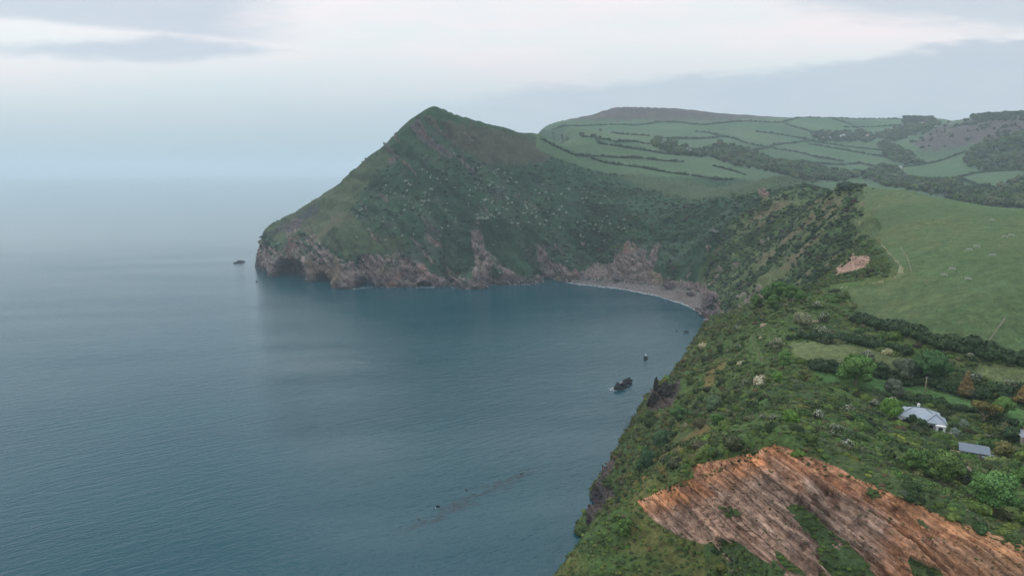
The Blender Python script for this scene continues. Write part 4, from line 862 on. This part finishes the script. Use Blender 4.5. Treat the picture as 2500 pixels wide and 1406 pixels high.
FL_ = ['long hedge under the purple moor top, running right from above the pine wood', 'hooked hedge looping round the field just above the pine wood', 'short hedge sloping down right from the hooked hedge', 'curved hedge rising to the far hamlet from the end of the pine wood', 'hedge running right into the left side of the far hamlet',
       'short hedge dropping from the skyline to the far hamlet', 'slanting hedge across the large field below the far hamlet', 'long wavy hedge along the top of the valley wood', 'middle one of three hedges falling right below the far hamlet', 'uppermost of three hedges falling right below the far hamlet',
       'thick hedge rising right from the tiny white hut towards the brown hill', 'long hedge along the valley side below the brown hill', 'hedge high on the slope left of the long red-roofed house', 'hedge slanting from the skyline down to the two white hamlet houses', 'short hedge falling into the wood at the right of the valley', 'low hedge along the bare skyline right of the moor']
ML_ = ['upper long hedge behind the saddle of the pointed hill', 'short hedge just above the upper long hedge behind the saddle', 'long hedge starting at the shoulder of the pointed hill', 'lowest long hedge, bordering the rough ground above the bay', 'short faint hedge left of the pine wood', 'highest hedge left of the pine wood, below the moor edge', 'short hedge just below the right end of the pine wood']
for l, t_ in zip(FARH, FL_): hedge(l, t_, 'hedgerows on the far hillside', 1000, 3400, 1.1, 3.8, HM_FAR, 26, .35, gap=.2)
for l, t_ in zip(MIDH, ML_): hedge(l, t_, 'hedgerows behind the pointed hill', 1050, 2600, 1.0, 3.2, HM_FAR, 30, .33, gap=.18)
hedge([(2095, 784), (2150, 800), (2220, 815), (2300, 842), (2400, 862), (2500, 884), (2600, 905)], 'thick dark hedge along the lower edge of the big pasture', None, 150, 320, 1.7, 3.0, HM_NEAR, 240, .11, 2)
hedge([(1925, 832), (2000, 828), (2080, 836), (2180, 852), (2240, 872)], 'hedge along the upper side of the small pale field', None, 150, 320, 1.3, 2.3, HM_NEAR, 200, .12, 1)
hedge([(1980, 893), (2030, 900), (2080, 908), (2150, 912), (2240, 932), (2330, 955), (2460, 965)], 'hedge between the pale field and the long narrow green field', None, 150, 300, 1.4, 2.6, HM_NEAR, 220, .11, 2)
hedge([(2205, 975), (2260, 984), (2330, 1000), (2400, 1010), (2480, 1040)], 'hedge running behind the white bungalow', None, 130, 280, 1.0, 1.8, HM_NEAR, 220, .12, 1)
hedge([(2070, 1010), (2120, 1050), (2170, 1085), (2230, 1110), (2290, 1120)], 'straight bright hedge running down below the bungalow garden', None, 110, 280, .8, 1.3, hedge_mat('bright_hedge_leaves', (.04, .08, .02), (.11, .19, .04)), 200, .12, 1)
# ------------------------------------------------------------------ trees, each on its own
def tree(px, py, wpx, hpx, c1, c2, label, seed, kind='round', ylo=90, yhi=420, n=2600, group=None, name='tree', trunk=True, flower=None, leafm=.17):
    p = hit(px, py, ylo, yhi); sc_ = p.y / FPX; R = wpx * sc_ / 2; Hh = hpx * sc_; r = np.random.default_rng(seed)
    lob = []
    tf = .16 if trunk else 0
    if kind == 'round':
        for i in range(22):
            a = r.random() * 6.283; e = r.random() ** .6; zc = r.uniform(.0, 1); wd_ = math.sqrt(max(.05, 1 - (2 * zc - .9) ** 2 * .8))
            q_ = R * r.uniform(.24, .38); lob.append((R * .74 * e * wd_ * math.cos(a), R * .74 * e * wd_ * math.sin(a), Hh * (tf + (1 - tf) * (.14 + .70 * zc)), q_, q_, q_ * .8))
        lob.append((0, 0, Hh * (.5 + tf / 2), R * .62, R * .62, Hh * .36))
    elif kind == 'cone':
        for i in range(20):
            t = i / 19; a = i * 2.4; q_ = R * (1.0 - t * .85) * .55 + .1; lob.append((R * .42 * (1 - t) * math.cos(a), R * .42 * (1 - t) * math.sin(a), Hh * (.10 + .84 * t), q_, q_, Hh * .10))
    elif kind == 'wind':
        for i in range(20):
            t = r.random(); a = r.random() * 6.283; q_ = R * r.uniform(.22, .34); lob.append((R * (-.5 + 1.1 * t) + .3 * R * math.cos(a), R * .5 * math.sin(a), Hh * (.86 - .62 * t * r.random() - .05), q_, q_, q_ * .6))
    root = empty(name, p, 0, label, 'tree' if trunk else 'bush', group)
    mt = leaf_mat(name + '_leaves', tuple(a * 1.15 for a in c1), tuple(a * 1.25 for a in c2))
    lf = leafm * (R / 4) ** .5
    v, f, at = leaf_cloud(seed, lob, n, max(lf, .09), True, up=.35)
    o = link('crown', mesh_np('crown', v, f, mt, [('leaf', 'FLOAT', at)]), root)
    if flower:
        v, f, at = leaf_cloud(seed + 1, [(a, b, c, d * 1.04, e * 1.04, g * 1.06) for a, b, c, d, e, g in lob], int(n * .40), max(lf, .09) * .8, False, up=.9)
        link('blossom', mesh_np('blossom', v, f, flower, [('leaf', 'FLOAT', at)]), root)
    t = MB(); tr = R * .055 + .05; lean = R * .25 if kind != 'wind' else -R * .2
    t.tube([(0 if kind != 'wind' else R * -.1, 0, -.6), (0, 0, Hh * .2), (lean * .4, .1, Hh * .45), (lean * .6, .1, Hh * .7)], [tr * 1.4, tr, tr * .7, tr * .35], 8)
    for k_ in range(4):
        a = k_ * 1.6 + seed; t.tube([(0, 0, Hh * .22), (R * .3 * math.cos(a), R * .3 * math.sin(a), Hh * .42), (R * .6 * math.cos(a), R * .6 * math.sin(a), Hh * .6)], [tr * .6, tr * .4, tr * .15], 6)
    t.build('trunk', M['barkp'] if kind == 'wind' or seed % 2 else M['bark'], root, True)
    return root
G1, G2 = (.050, .105, .022), (.120, .215, .048)
B1, B2 = (.060, .125, .020), (.150, .270, .045)
O1, O2 = (.060, .080, .028), (.130, .150, .055)
K1, K2 = (.022, .045, .016), (.055, .095, .035)
S1, S2 = (.065, .085, .055), (.150, .175, .120)
FL = leaf_mat('hawthorn_blossom', (.42, .40, .32), (.66, .64, .56)); FC = leaf_mat('cream_blossom', (.34, .33, .20), (.52, .50, .34))
tree(2088, 940, 104, 84, G1, G2, 'broad round green tree at the left end of the narrow field', 1, n=5200)
tree(2272, 932, 92, 84, (.030, .075, .022), (.075, .15, .045), 'tall dark green tree right behind the utility pole', 2, n=4200)
tree(2208, 934, 74, 66, (.055, .072, .042), (.11, .13, .08), 'grey-green spreading willow left of the utility pole', 3, n=3600)
tree(2180, 972, 56, 52, S1, (.13, .14, .09), 'olive-grey rounded tree just above the bright tree by the bungalow', 4, n=2600)
tree(2178, 1024, 60, 58, B1, B2, 'bright green round tree at the left end of the white bungalow', 5, n=3200)
tree(2357, 968, 48, 66, (.12, .085, .045), (.24, .165, .05), 'golden brown conifer with a pointed top beside the green field', 6, 'cone', n=3000)
tree(2500, 984, 52, 56, (.12, .085, .04), (.25, .165, .05), 'golden brown conifer cut by the right edge of the picture', 7, 'cone', n=2400)
tree(2402, 1032, 74, 60, (.050, .040, .024), (.20, .18, .03), 'wind-bent tree with brown underside and yellow-green top', 8, 'wind', n=3200)
tree(2448, 1016, 56, 50, (.06, .12, .025), (.13, .22, .05), 'light green tree right of the wind-bent tree', 9, n=2600)
tree(2424, 1256, 132, 122, (.050, .110, .026), (.125, .235, .065), 'large light green tree at the lower right above the rock face', 10, n=9000, leafm=.14)
tree(2306, 1186, 100, 96, (.055, .095, .024), (.12, .185, .045), 'bushy olive-green tree left of the large light green tree', 11, n=6000, leafm=.15)
tree(2228, 1150, 70, 60, (.05, .10, .024), (.11, .19, .045), 'leafy green tree below the straight bright hedge', 12, n=3600)
tree(1927, 1034, 48, 38, B1, B2, 'small vivid green bush alone in the dark scrub above the rock face', 13, n=2400, trunk=False, name='bush')
tree(1898, 938, 36, 34, B1, B2, 'small bright green tree left of the olive one on the cliff top', 14, n=1800)
tree(1967, 930, 30, 34, O1, (.17, .17, .05), 'small upright olive tree at the left of the green strip', 15, n=1600)
tree(1912, 898, 46, 46, G1, G2, 'mid-green tree by the left corner of the pale field', 16, n=2200)
tree(1897, 856, 40, 34, (.09, .11, .05), (.17, .18, .09), 'pale olive hawthorn by the left corner of the pale field', 17, n=1800, flower=FC)
tree(1526, 1308, 46, 54, (.05, .095, .02), (.12, .20, .045), 'lone bright green bush on the shadowed slope at the bottom', 18, n=2600, trunk=False, name='bush')
tree(1958, 806, 54, 46, (.10, .11, .05), (.19, .19, .10), 'large cream-flowered hawthorn in the scrub above the pale field', 19, n=2400, flower=FC)
for i, (a, b, w_, h_, lb) in enumerate(((1846, 752, 40, 34, 'leftmost green tree of the crest thicket'), (1872, 742, 44, 46, 'second green tree from the left in the crest thicket'), (1900, 734, 48, 52, 'tallest green tree in the crest thicket'), (1930, 736, 46, 46, 'right-hand bright green tree of the crest thicket'), (1952, 742, 34, 34, 'rightmost small green tree of the crest thicket'), (1888, 752, 40, 34, 'low green tree at the front of the crest thicket'))):
    tree(a, b, w_, h_, (.040, .088, .018), (.100, .175, .040), lb, 20 + i, n=2200, ylo=200, yhi=460, group='green trees on the cliff crest')
HW = [(1944, 740, 26, 16, 'white-flowering hawthorn just right of the crest thicket'), (1994, 752, 30, 16, 'white-flowering hawthorn on the crest left of the pasture corner'), (2012, 786, 34, 26, 'grey-white hawthorn right of the large cream one'), (2006, 818, 40, 22, 'spreading hawthorn in flower above the pale field'),
      (1798, 806, 18, 12, 'small white hawthorn on the cliff edge, farthest left'), (1804, 856, 24, 16, 'cream hawthorn beside the dirt path'), (1776, 862, 14, 10, 'tiny white hawthorn above the rust-coloured bracken'), (1818, 950, 30, 28, 'tall white-topped hawthorn halfway down the cliff top'), (1862, 1022, 20, 12, 'left one of two small white hawthorns above the rock face'),
      (1886, 1024, 22, 12, 'right one of two small white hawthorns above the rock face'), (2066, 1096, 36, 26, 'white-streaked hawthorn above the middle of the rock face'), (2040, 1066, 44, 34, 'grey-cream hawthorn in the scrub below the house path'), (1998, 1022, 36, 24, 'greyish hawthorn in flower right of the vivid green bush'),
      (2076, 1012, 40, 28, 'cream-tinged hawthorn left of the bungalow garden'), (2134, 994, 30, 22, 'pinkish white hawthorn left of the bright bungalow tree'), (2468, 948, 34, 22, 'white hawthorn beside the cut-off golden conifer'), (2368, 880, 20, 22, 'white hawthorn in the pasture hedge'), (2382, 934, 36, 26, 'flowering hawthorn above the pointed golden conifer'),
      (2116, 886, 44, 34, 'dark rounded hawthorn with white tips in the pale field hedge'), (2180, 980, 24, 12, 'white blossoming shrub under the olive-grey tree')]
for i, (a, b, w_, h_, lb) in enumerate(HW): tree(a, b, w_, h_, (.055, .075, .032), (.12, .14, .065), lb, 50 + i, n=900, flower=FL, trunk=False, name='hawthorn', group='hawthorns in flower on the near headland')
tree(2450, 1116, 56, 44, (.10, .10, .035), (.22, .19, .06), 'orange-olive bush right of the grey-roofed building', 80, n=2600, trunk=False, name='bush')
tree(2328, 1070, 34, 28, (.13, .16, .13), (.22, .26, .21), 'silvery round shrub below the bungalow corner', 81, n=1800, trunk=False, name='bush')
tree(2352, 1044, 28, 24, (.11, .14, .10), (.19, .23, .17), 'smaller silvery shrub right of the bungalow', 82, n=1300, trunk=False, name='bush')
tree(2494, 1190, 56, 60, G1, G2, 'green tree cut by the right edge above the big light green tree', 83, n=2600)
tree(1742, 1004, 60, 42, (.06, .095, .045), (.13, .18, .085), 'grey-green tree in the gully below the rust bracken', 84, n=2800)
tree(1748, 1040, 40, 34, (.05, .105, .025), (.10, .20, .045), 'bright green small tree below the grey-green gully tree', 85, n=1800)
tree(1654, 1030, 46, 44, (.045, .10, .025), (.10, .18, .05), 'green tree low on the cliff slope left of the gully', 86, n=2000)
tree(1580, 1150, 64, 56, (.030, .065, .026), (.065, .12, .048), 'dark green bushy tree in the hollow behind the ridge', 87, n=3400)
tree(1614, 1096, 70, 52, (.034, .070, .028), (.07, .125, .05), 'dark green spreading tree above the ridge hollow', 88, n=3400)
tree(2250, 1052, 44, 34, K1, K2, 'dark shrub in front of the bungalow wall', 89, n=1800, trunk=False, name='bush')
tree(2226, 1040, 36, 32, K1, K2, 'dark shrub below the bungalow left corner', 90, n=1500, trunk=False, name='bush')
tree(2470, 1076, 50, 40, K1, K2, 'dark bush between the lawn and the cut-off roof', 91, n=1800, trunk=False, name='bush')
tree(2062, 470, 44, 26, (.035, .055, .028), (.06, .08, .045), 'dark windblown trees crowning the pasture corner on the skyline', 92, ylo=500, yhi=720, n=1500)
# hawthorns dotted over the pointed headland, each its own object
pale = leaf_mat('pale_hawthorn', (.13, .16, .11), (.42, .44, .37)); palec = [foliage_mesh('hawthorn_crown', pale, 700 + i, shrub_lobes(90 + i, 4), 120, .14) for i in range(4)]
hp = reg([(930, 430), (1150, 400), (1260, 430), (1480, 470), (1560, 560), (1480, 600), (1400, 590), (1330, 560), (1180, 560), (1050, 560), (960, 590), (860, 590), (850, 540), (920, 480)], 800, 1100, 10) & soft & facing
w = (AREA * hp * (.12 + sstep(b1 + .8 * b4 + .5 * j1, .05, .55))).ravel(); k = rng.choice(w.size, 270, p=w / w.sum(), replace=False)
for i, kk in enumerate(k):
    o = link('hawthorn', palec[i % 4]); o.location = (X.ravel()[kk], Y.ravel()[kk], Zt.ravel()[kk]); s = 1.1 + 1.9 * rng.random() ** 1.5; o.scale = (s * .9, s * .9, s * 1.1); o.rotation_euler = (0, 0, i)
    tag(o, 'pale hawthorn bush in flower dotted over the pointed headland slope', 'bush', 'hawthorns dotted over the headland')
# ------------------------------------------------------------------ houses
def rot2(x, y, a): return x * math.cos(a) - y * math.sin(a), x * math.sin(a) + y * math.cos(a)
def hip(mb, cx, cy, z0, lx, ly, h_, ridge=None, over=.35, th=.12):
    a, b = lx / 2 + over, ly / 2 + over; rl = max(0, (lx - ly) / 2 if ridge is None else ridge / 2)
    if lx >= ly: R1, R2 = (cx - rl, cy, z0 + h_), (cx + rl, cy, z0 + h_)
    else: rl = (ly - lx) / 2; R1, R2 = (cx, cy - rl, z0 + h_), (cx, cy + rl, z0 + h_)
    c = [(cx - a, cy - b, z0), (cx + a, cy - b, z0), (cx + a, cy + b, z0), (cx - a, cy + b, z0)]
    lo = [(x, y, z - th) for x, y, z in c]
    if lx >= ly: fs = [[0, 1, 5, 4], [1, 2, 5], [2, 3, 4, 5], [3, 0, 4]]
    else: fs = [[0, 1, 4], [1, 2, 5, 4], [2, 3, 5], [3, 0, 4, 5]]
    mb.poly(c + [R1, R2] + lo, fs + [[0, 6, 7, 1], [1, 7, 8, 2], [2, 8, 9, 3], [3, 9, 6, 0], [9, 8, 7, 6]])
    return c, R1, R2
def window(root, x, y, z, w_, h_, ang, name='window'):
    f = MB(); f.box((0, 0, 0), (w_ + .16, .12, h_ + .16)); o = f.build(name, M['white'], root); o.location = (x, y, z); o.rotation_euler = (0, 0, ang)
    g = MB(); k_ = max(1, int(round(w_ / .8)))
    for i in range(k_): g.box((-w_ / 2 + w_ / k_ * (i + .5), -.075, 0), (w_ / k_ - .09, .03, h_ - .06))
    g.build('pane', M['glass'], o); return o
p = hit(2258, 1046, 120, 280); p.z = gz(p.x, p.y) + .2
hs = empty('bungalow', p, math.radians(-27), 'white bungalow with pale grey hipped slate roof and a porch', 'house')
w_ = MB(); w_.box((-1.6, 2.8, 1.3), (10.2, 7.4, 3.0)); w_.box((2.4, -.6, 1.3), (4.2, 4.4, 3.0)); w_.box((3.3, -3.2, 1.1), (2.3, 1.7, 2.6)); w_.build('wall', M['white'], hs)
rf = MB(); hip(rf, -1.6, 2.8, 2.84, 10.2, 7.4, 2.1); rfo = rf.build('roof', plain('pale_slate', (.30, .335, .37), .55, .35, .12, 1.2), hs)
rf2 = MB(); hip(rf2, 2.2, -.6, 2.86, 4.6, 5.4, 1.75); rf2.build('roof', M_ps := plain('pale_slate_wing', (.27, .30, .335), .55, .35, .12, 1.2), hs)
rf3 = MB(); hip(rf3, 3.3, -3.2, 2.45, 2.3, 1.7, .5, over=.15); rf3.build('porch_roof', M['white'], hs)
rd = MB()
for a, b in (((-6.9, -1.1, 2.9), (-3.0, 2.8, 5.0)), ((3.7, -1.1, 2.9), (-.2, 2.8, 5.0)), ((-3.0, 2.8, 5.0), (-.2, 2.8, 5.0)), ((-.35, -3.6, 2.9), (2.2, -1.0, 4.66)), ((4.75, -3.6, 2.9), (2.2, -1.0, 4.66)), ((2.2, -1.0, 4.66), (2.2, -.2, 4.66)), ((3.7, 6.7, 2.9), (-.2, 2.8, 5.0))): rd.tube([a, b], [.10, .10], 5)
rd.build('ridge_tile', M['slate2'], hs)
dk_ = MB(); dk_.box((-5.6, 5.6, 3.35), (2.0, 1.6, .5)); dk_.build('dark_dormer', M['slate2'], hs, )
ch = MB(); ch.box((-1.8, 3.4, 5.1), (.7, .6, 1.3)); ch.tube([(-1.8, 3.4, 5.7), (-1.8, 3.4, 6.1)], [.13, .11], 8); ch.build('chimney', M['white'], hs)
d_ = MB(); d_.box((3.3, -4.07, 1.05), (1.0, .06, 2.0)); d_.build('door', M['glass'], hs)
for a, b in ((-5.2, 0), (-3.0, 0), (-.9, 0)): window(hs, a, -.93, 1.6, 1.1, 1.1, 0)
for b in (-1.9, -.6, .7): window(hs, 4.53, b, 1.55, .9, 1.2, math.pi / 2)
window(hs, 1.2, -2.83, 1.55, 1.1, 1.1, 0)
tr = MB(); tr.box((2.6, -4.6, .05), (6.4, 3.4, .5)); tr.box((5.6, -4.6, .75), (.25, 3.0, 1.0)); tr.box((1.2, -6.0, .5), (3.0, .2, .9)); tr.build('terrace', M['stone'], hs)
p = hit(2376, 1112, 110, 240); h2 = empty('outbuilding', p, math.radians(-30), 'low building with dark grey slate roof beside the small lawn', 'house')
w_ = MB(); w_.box((0, 0, .9), (6.6, 4.2, 2.4)); w_.box((3.0, -1.8, .6), (2.6, 2.4, 1.6)); w_.build('wall', M['stone'], h2); h2.scale = (.9, 1.1, .85)
r_ = MB(); r_.poly([(-3.7, -2.5, 2.1), (3.7, -2.5, 2.1), (3.7, 2.5, 2.5), (-3.7, 2.5, 2.5), (-3.7, 0, 3.1), (3.7, 0, 3.1), (-3.7, -2.5, 1.98), (3.7, -2.5, 1.98)], [[0, 1, 5, 4], [4, 5, 2, 3], [6, 7, 1, 0]]); r_.build('roof', plain('slate_blue_grey', (.14, .165, .195), .55, .35, .1, 1.5), h2)
r2 = MB(); r2.box((3.2, -2.0, 1.5), (3.0, 2.6, .12)); r2.build('porch_roof', M['slate'], h2)
window(h2, -1.6, -2.13, 1.2, 1.1, .9, 0); window(h2, 0.2, -2.13, 1.2, 1.1, .9, 0); window(h2, 3.33, .8, 1.3, .9, .9, math.pi / 2)
p = hit(2522, 1084, 110, 240); h3 = empty('cottage', p, math.radians(-20), 'grey-roofed cottage cut by the right edge of the picture', 'house')
w_ = MB(); w_.box((0, 0, 1.0), (6.5, 5.0, 3.0)); w_.build('wall', M['stone'], h3); r_ = MB(); hip(r_, 0, 0, 2.5, 6.5, 5.0, 1.7); r_.build('roof', M['slate'], h3); window(h3, -1.8, -2.53, 1.4, 1.0, 1.0, 0); window(h3, .6, -2.53, 1.4, 1.0, 1.0, 0)
c_ = MB(); c_.box((-2.2, 0, 4.1), (.6, .6, 1.2)); c_.build('chimney', M['brick'], h3)
# garden wall stones
p = hit(2420, 1066, 110, 260); gw = MB()
for i in range(9): gw.box((i * .62 - 2.5, .1 * math.sin(i), .2 + .05 * (i % 3)), (.55, .5, .55 + .1 * (i % 2)), .1 * i, .85)
o = gw.build('garden_wall', M['stone'], None); o.location = p; tag(o, 'low curved stone wall above the small lawn', 'wall')
def far_house(px, py, L_, D_, Hw, rz, label, roof='slate', ylo=1100, yhi=3200, wins=3, second=None):
    p = hit(px, py, ylo, yhi); r = empty('farmhouse', p + Vector((0, 0, .6)), rz, label, 'house')
    w_ = MB(); w_.box((0, 0, Hw / 2 - 1), (L_, D_, Hw + 2)); gh = D_ * .42
    w_.poly([(-L_ / 2, -D_ / 2, Hw), (-L_ / 2, D_ / 2, Hw), (-L_ / 2, 0, Hw + gh), (L_ / 2, -D_ / 2, Hw), (L_ / 2, D_ / 2, Hw), (L_ / 2, 0, Hw + gh)], [[0, 2, 1], [3, 4, 5]])
    w_.build('wall', M['white'], r); q = MB(); o_ = .35
    q.poly([(-L_ / 2 - o_, -D_ / 2 - o_, Hw - .2), (L_ / 2 + o_, -D_ / 2 - o_, Hw - .2), (L_ / 2 + o_, 0, Hw + gh + .12), (-L_ / 2 - o_, 0, Hw + gh + .12), (-L_ / 2 - o_, D_ / 2 + o_, Hw - .2), (L_ / 2 + o_, D_ / 2 + o_, Hw - .2)], [[0, 1, 2, 3], [3, 2, 5, 4]])
    q.build('roof', M[roof], r); c_ = MB(); c_.box((L_ / 2 - .7, 0, Hw + gh + .5), (.9, .8, 1.4)); c_.build('chimney', M['brick'], r)
    for i in range(wins): window(r, -L_ / 2 + L_ / wins * (i + .5), -D_ / 2 - .04, Hw * .6, 1.3, 1.3, 0)
    if second: w2 = MB(); w2.box((second[0], second[1], second[4] / 2 - 1), (second[2], second[3], second[4] + 2)); w2.build('wing', M['white'], r); hq = MB(); hip(hq, second[0], second[1], second[4] + .03, second[2], second[3], 2.4); hq.build('wing_roof', M[roof], r)
    return r
far_house(1681, 374, 9, 8, 6, .25, 'taller white farmhouse in front of the pine wood', wins=3, second=(-2, -5.4, 5, 4, 5))
far_house(1692, 376, 8, 6, 3.6, -.2, 'lower white house right of the tall farmhouse by the pines', roof='slate2')
far_house(2018, 341, 28, 8, 4.0, .35, 'long low grey barn in the far hamlet', wins=6)
far_house(2052, 338, 8, 7, 6.5, 1.2, 'narrow white house right of the long far barn')
far_house(2059, 336, 6, 7, 7, 0, 'small white gabled house next to the narrow far one', wins=2)
far_house(2116, 336, 14, 8, 6, .1, 'white house with brick wing in the far hamlet', roof='brick')
far_house(2138, 334, 12, 8, 5, -.2, 'rightmost white house of the far hamlet', second=(8, 0, 6, 6, 3))
far_house(2256, 304, 26, 9, 5, .05, 'long white house with red roof high under the skyline trees', roof='brick', wins=5)
far_house(2198, 411, 6, 5, 3.5, .1, 'tiny white hut at the end of the valley hedge', wins=1)
# ------------------------------------------------------------------ pole, benches, fences, boat, gull
p = hit(2257, 972, 130, 300); up = empty('utility_pole', p, 0, 'tall wooden utility pole in the narrow field beyond the bungalow', 'pole')
t = MB(); t.tube([(0, 0, -.5), (0, 0, 7.0)], [.17, .13], 10); t.build('pole', M['barkp'], up, True)
t = MB(); t.box((0, 0, 6.7), (1.1, .10, .12), .4); t.build('crossarm', M['post'], up)
t = MB()
for k_ in (-.45, 0, .45): t.tube([(k_ * .92, k_ * .39, 6.76), (k_ * .92, k_ * .39, 6.95)], [.05, .04], 6)
t.build('insulator', M['slate'], up)
def bench(x, y, z, rz, label, first=None):
    if first is None:
        r = empty('bench', (x, y, z), rz, label, 'bench', 'wooden benches on the big pasture')
        for k_ in (-.24, 0, .24): pass
        s_ = MB()
        for k_ in (-.2, 0, .2): s_.box((0, k_, .46), (2.5, .17, .06))
        s_.build('seat', M['bench'], r)
        s_ = MB(); s_.box((0, .42, .72), (2.5, .06, .16)); s_.box((0, .46, .94), (2.5, .06, .16)); s_.build('backrest', M['bench'], r)
        for a in (-1.15, 1.15):
            for b, h_ in ((-.22, .43), (.36, 1.0)): s_ = MB(); s_.box((a, b, h_ / 2 - .1), (.12, .12, h_ + .2)); s_.build('leg', M['bench'], r)
        return r
    r = first.copy(); COL.objects.link(r); r.location = (x, y, z); r.rotation_euler = (0, 0, rz); r['label'] = label
    for c in first.children: d = c.copy(); COL.objects.link(d); d.parent = r
    return r
BL = [(2305, 675, 'nearest bench on the pasture, leftmost of the front three'), (2325, 660, 'second front bench, just behind the leftmost one'), (2364, 685, 'front bench farthest right, alone'), (2366, 613, 'middle-row bench on the left of its pair'), (2385, 605, 'middle-row bench on the right of its pair'),
      (2423, 627, 'single bench right of the middle pair'), (2453, 581, 'left one of the two uppermost benches'), (2469, 578, 'right one of the two uppermost benches'), (2421, 540, 'faint bench high on the pasture near its skyline')]
b0 = None
for a, b, lb in BL:
    p = hit(a, b, 200, 560); z_ = gz(p.x, p.y) + .25
    o = bench(p.x, p.y, z_, math.radians(-18) + .1 * math.sin(a), lb, b0); b0 = b0 or o
def fence(line, label, n_, ylo, yhi, h_=1.1):
    P_ = [hit(a, b, ylo, yhi) for a, b in line]; r = empty('fence', P_[0], 0, label, 'fence'); tot = len(P_) - 1; L_ = []
    for i in range(n_):
        t = i / (n_ - 1) * tot; j = min(int(t), tot - 1); q = P_[j].lerp(P_[j + 1], t - j); q.z = gz(q.x, q.y); d = q - P_[0]; L_.append(d)
        m_ = MB(); m_.box((d.x, d.y, d.z + h_ / 2), (.12, .12, h_ + .3)); m_.build('post', M['post'], r)
    m_ = MB()
    for a, b in zip(L_[:-1], L_[1:]):
        for k_ in (.45, .95): m_.tube([a + Vector((0, 0, k_ * h_)), b + Vector((0, 0, k_ * h_))], [.035, .035], 4)
    m_.build('rail', M['post'], r); return r
fence([(2412, 838), (2432, 812), (2453, 781)], 'short pale fence running up the lower right of the pasture', 12, 150, 360)
fence([(2200, 606), (2210, 625), (2219, 646), (2226, 668)], 'faint fence on the pasture right of the cliff-top track', 10, 250, 450, 1.0)
x, y, _ = Pz(425, 480, 0); bt = empty('fishing_boat', (x, y, 0), .8, 'tiny dark boat alone on the hazy open sea', 'boat')
m_ = MB(); m_.poly([(-4, -1.3, .9), (3, -1.3, 1.1), (4.6, 0, 1.5), (3, 1.3, 1.1), (-4, 1.3, .9), (-3.8, -.9, -.4), (3, -.7, -.4), (3.8, 0, -.4), (3, .7, -.4), (-3.8, .9, -.4)], [[0, 1, 2, 3, 4], [0, 5, 6, 1], [1, 6, 7, 2], [2, 7, 8, 3], [3, 8, 9, 4], [4, 9, 5, 0], [9, 8, 7, 6, 5]]); m_.build('hull', M['hull'], bt)
m_ = MB(); m_.box((.6, 0, 2.0), (2.2, 1.8, 2.0), 0, .85); m_.tube([(-.5, 0, 1), (-.5, 0, 5)], [.08, .05], 6); m_.build('cabin', M['hull'], bt)
x, y, _ = Pz(1577, 866, 6.0); m_ = MB()
m_.tube([(-.30, 0, 0), (-.18, 0, .02), (0, 0, .02), (.18, 0, .04), (.27, 0, .07), (.36, 0, .05)], [.015, .06, .10, .075, .05, .01], 8)
for s_ in (-1, 1): m_.poly([(.12, s_ * .06, .05), (-.12, s_ * .06, .04), (-.16, s_ * .45, .20), (.10, s_ * .42, .22), (-.22, s_ * .92, .08), (.12, s_ * .06, .03), (-.12, s_ * .06, .02), (-.16, s_ * .45, .18), (.10, s_ * .42, .20)], [[0, 1, 2, 3], [3, 2, 4], [5, 8, 7, 6], [8, 4, 7]])
gl = m_.build('gull', M['gull']); gl.location = (x, y, 6.0); gl.scale = (1.6, 1.6, 1.6); gl.rotation_euler = (.1, 0, .4); tag(gl, 'white gull gliding above the single black rock', 'gull')
# ------------------------------------------------------------------ haze
def haze():
    m = bpy.data.materials.new('haze_air'); m.use_nodes = True; nt = m.node_tree; nt.nodes.clear()
    o = nt.nodes.new('ShaderNodeOutputMaterial'); v = nt.nodes.new('ShaderNodeVolumePrincipled'); nt.links.new(v.outputs[0], o.inputs['Volume'])
    v.inputs['Color'].default_value = (.80, .93, 1.0, 1); v.inputs['Density'].default_value = HAZE; v.inputs['Anisotropy'].default_value = .1
    b = MB(); b.box((0, 13000, 177), (54000, 29000, 420)); h = b.build('haze', m); tag(h, kind='stuff')
    h.location = (0, 0, 0)
HAZE = .00012
haze()
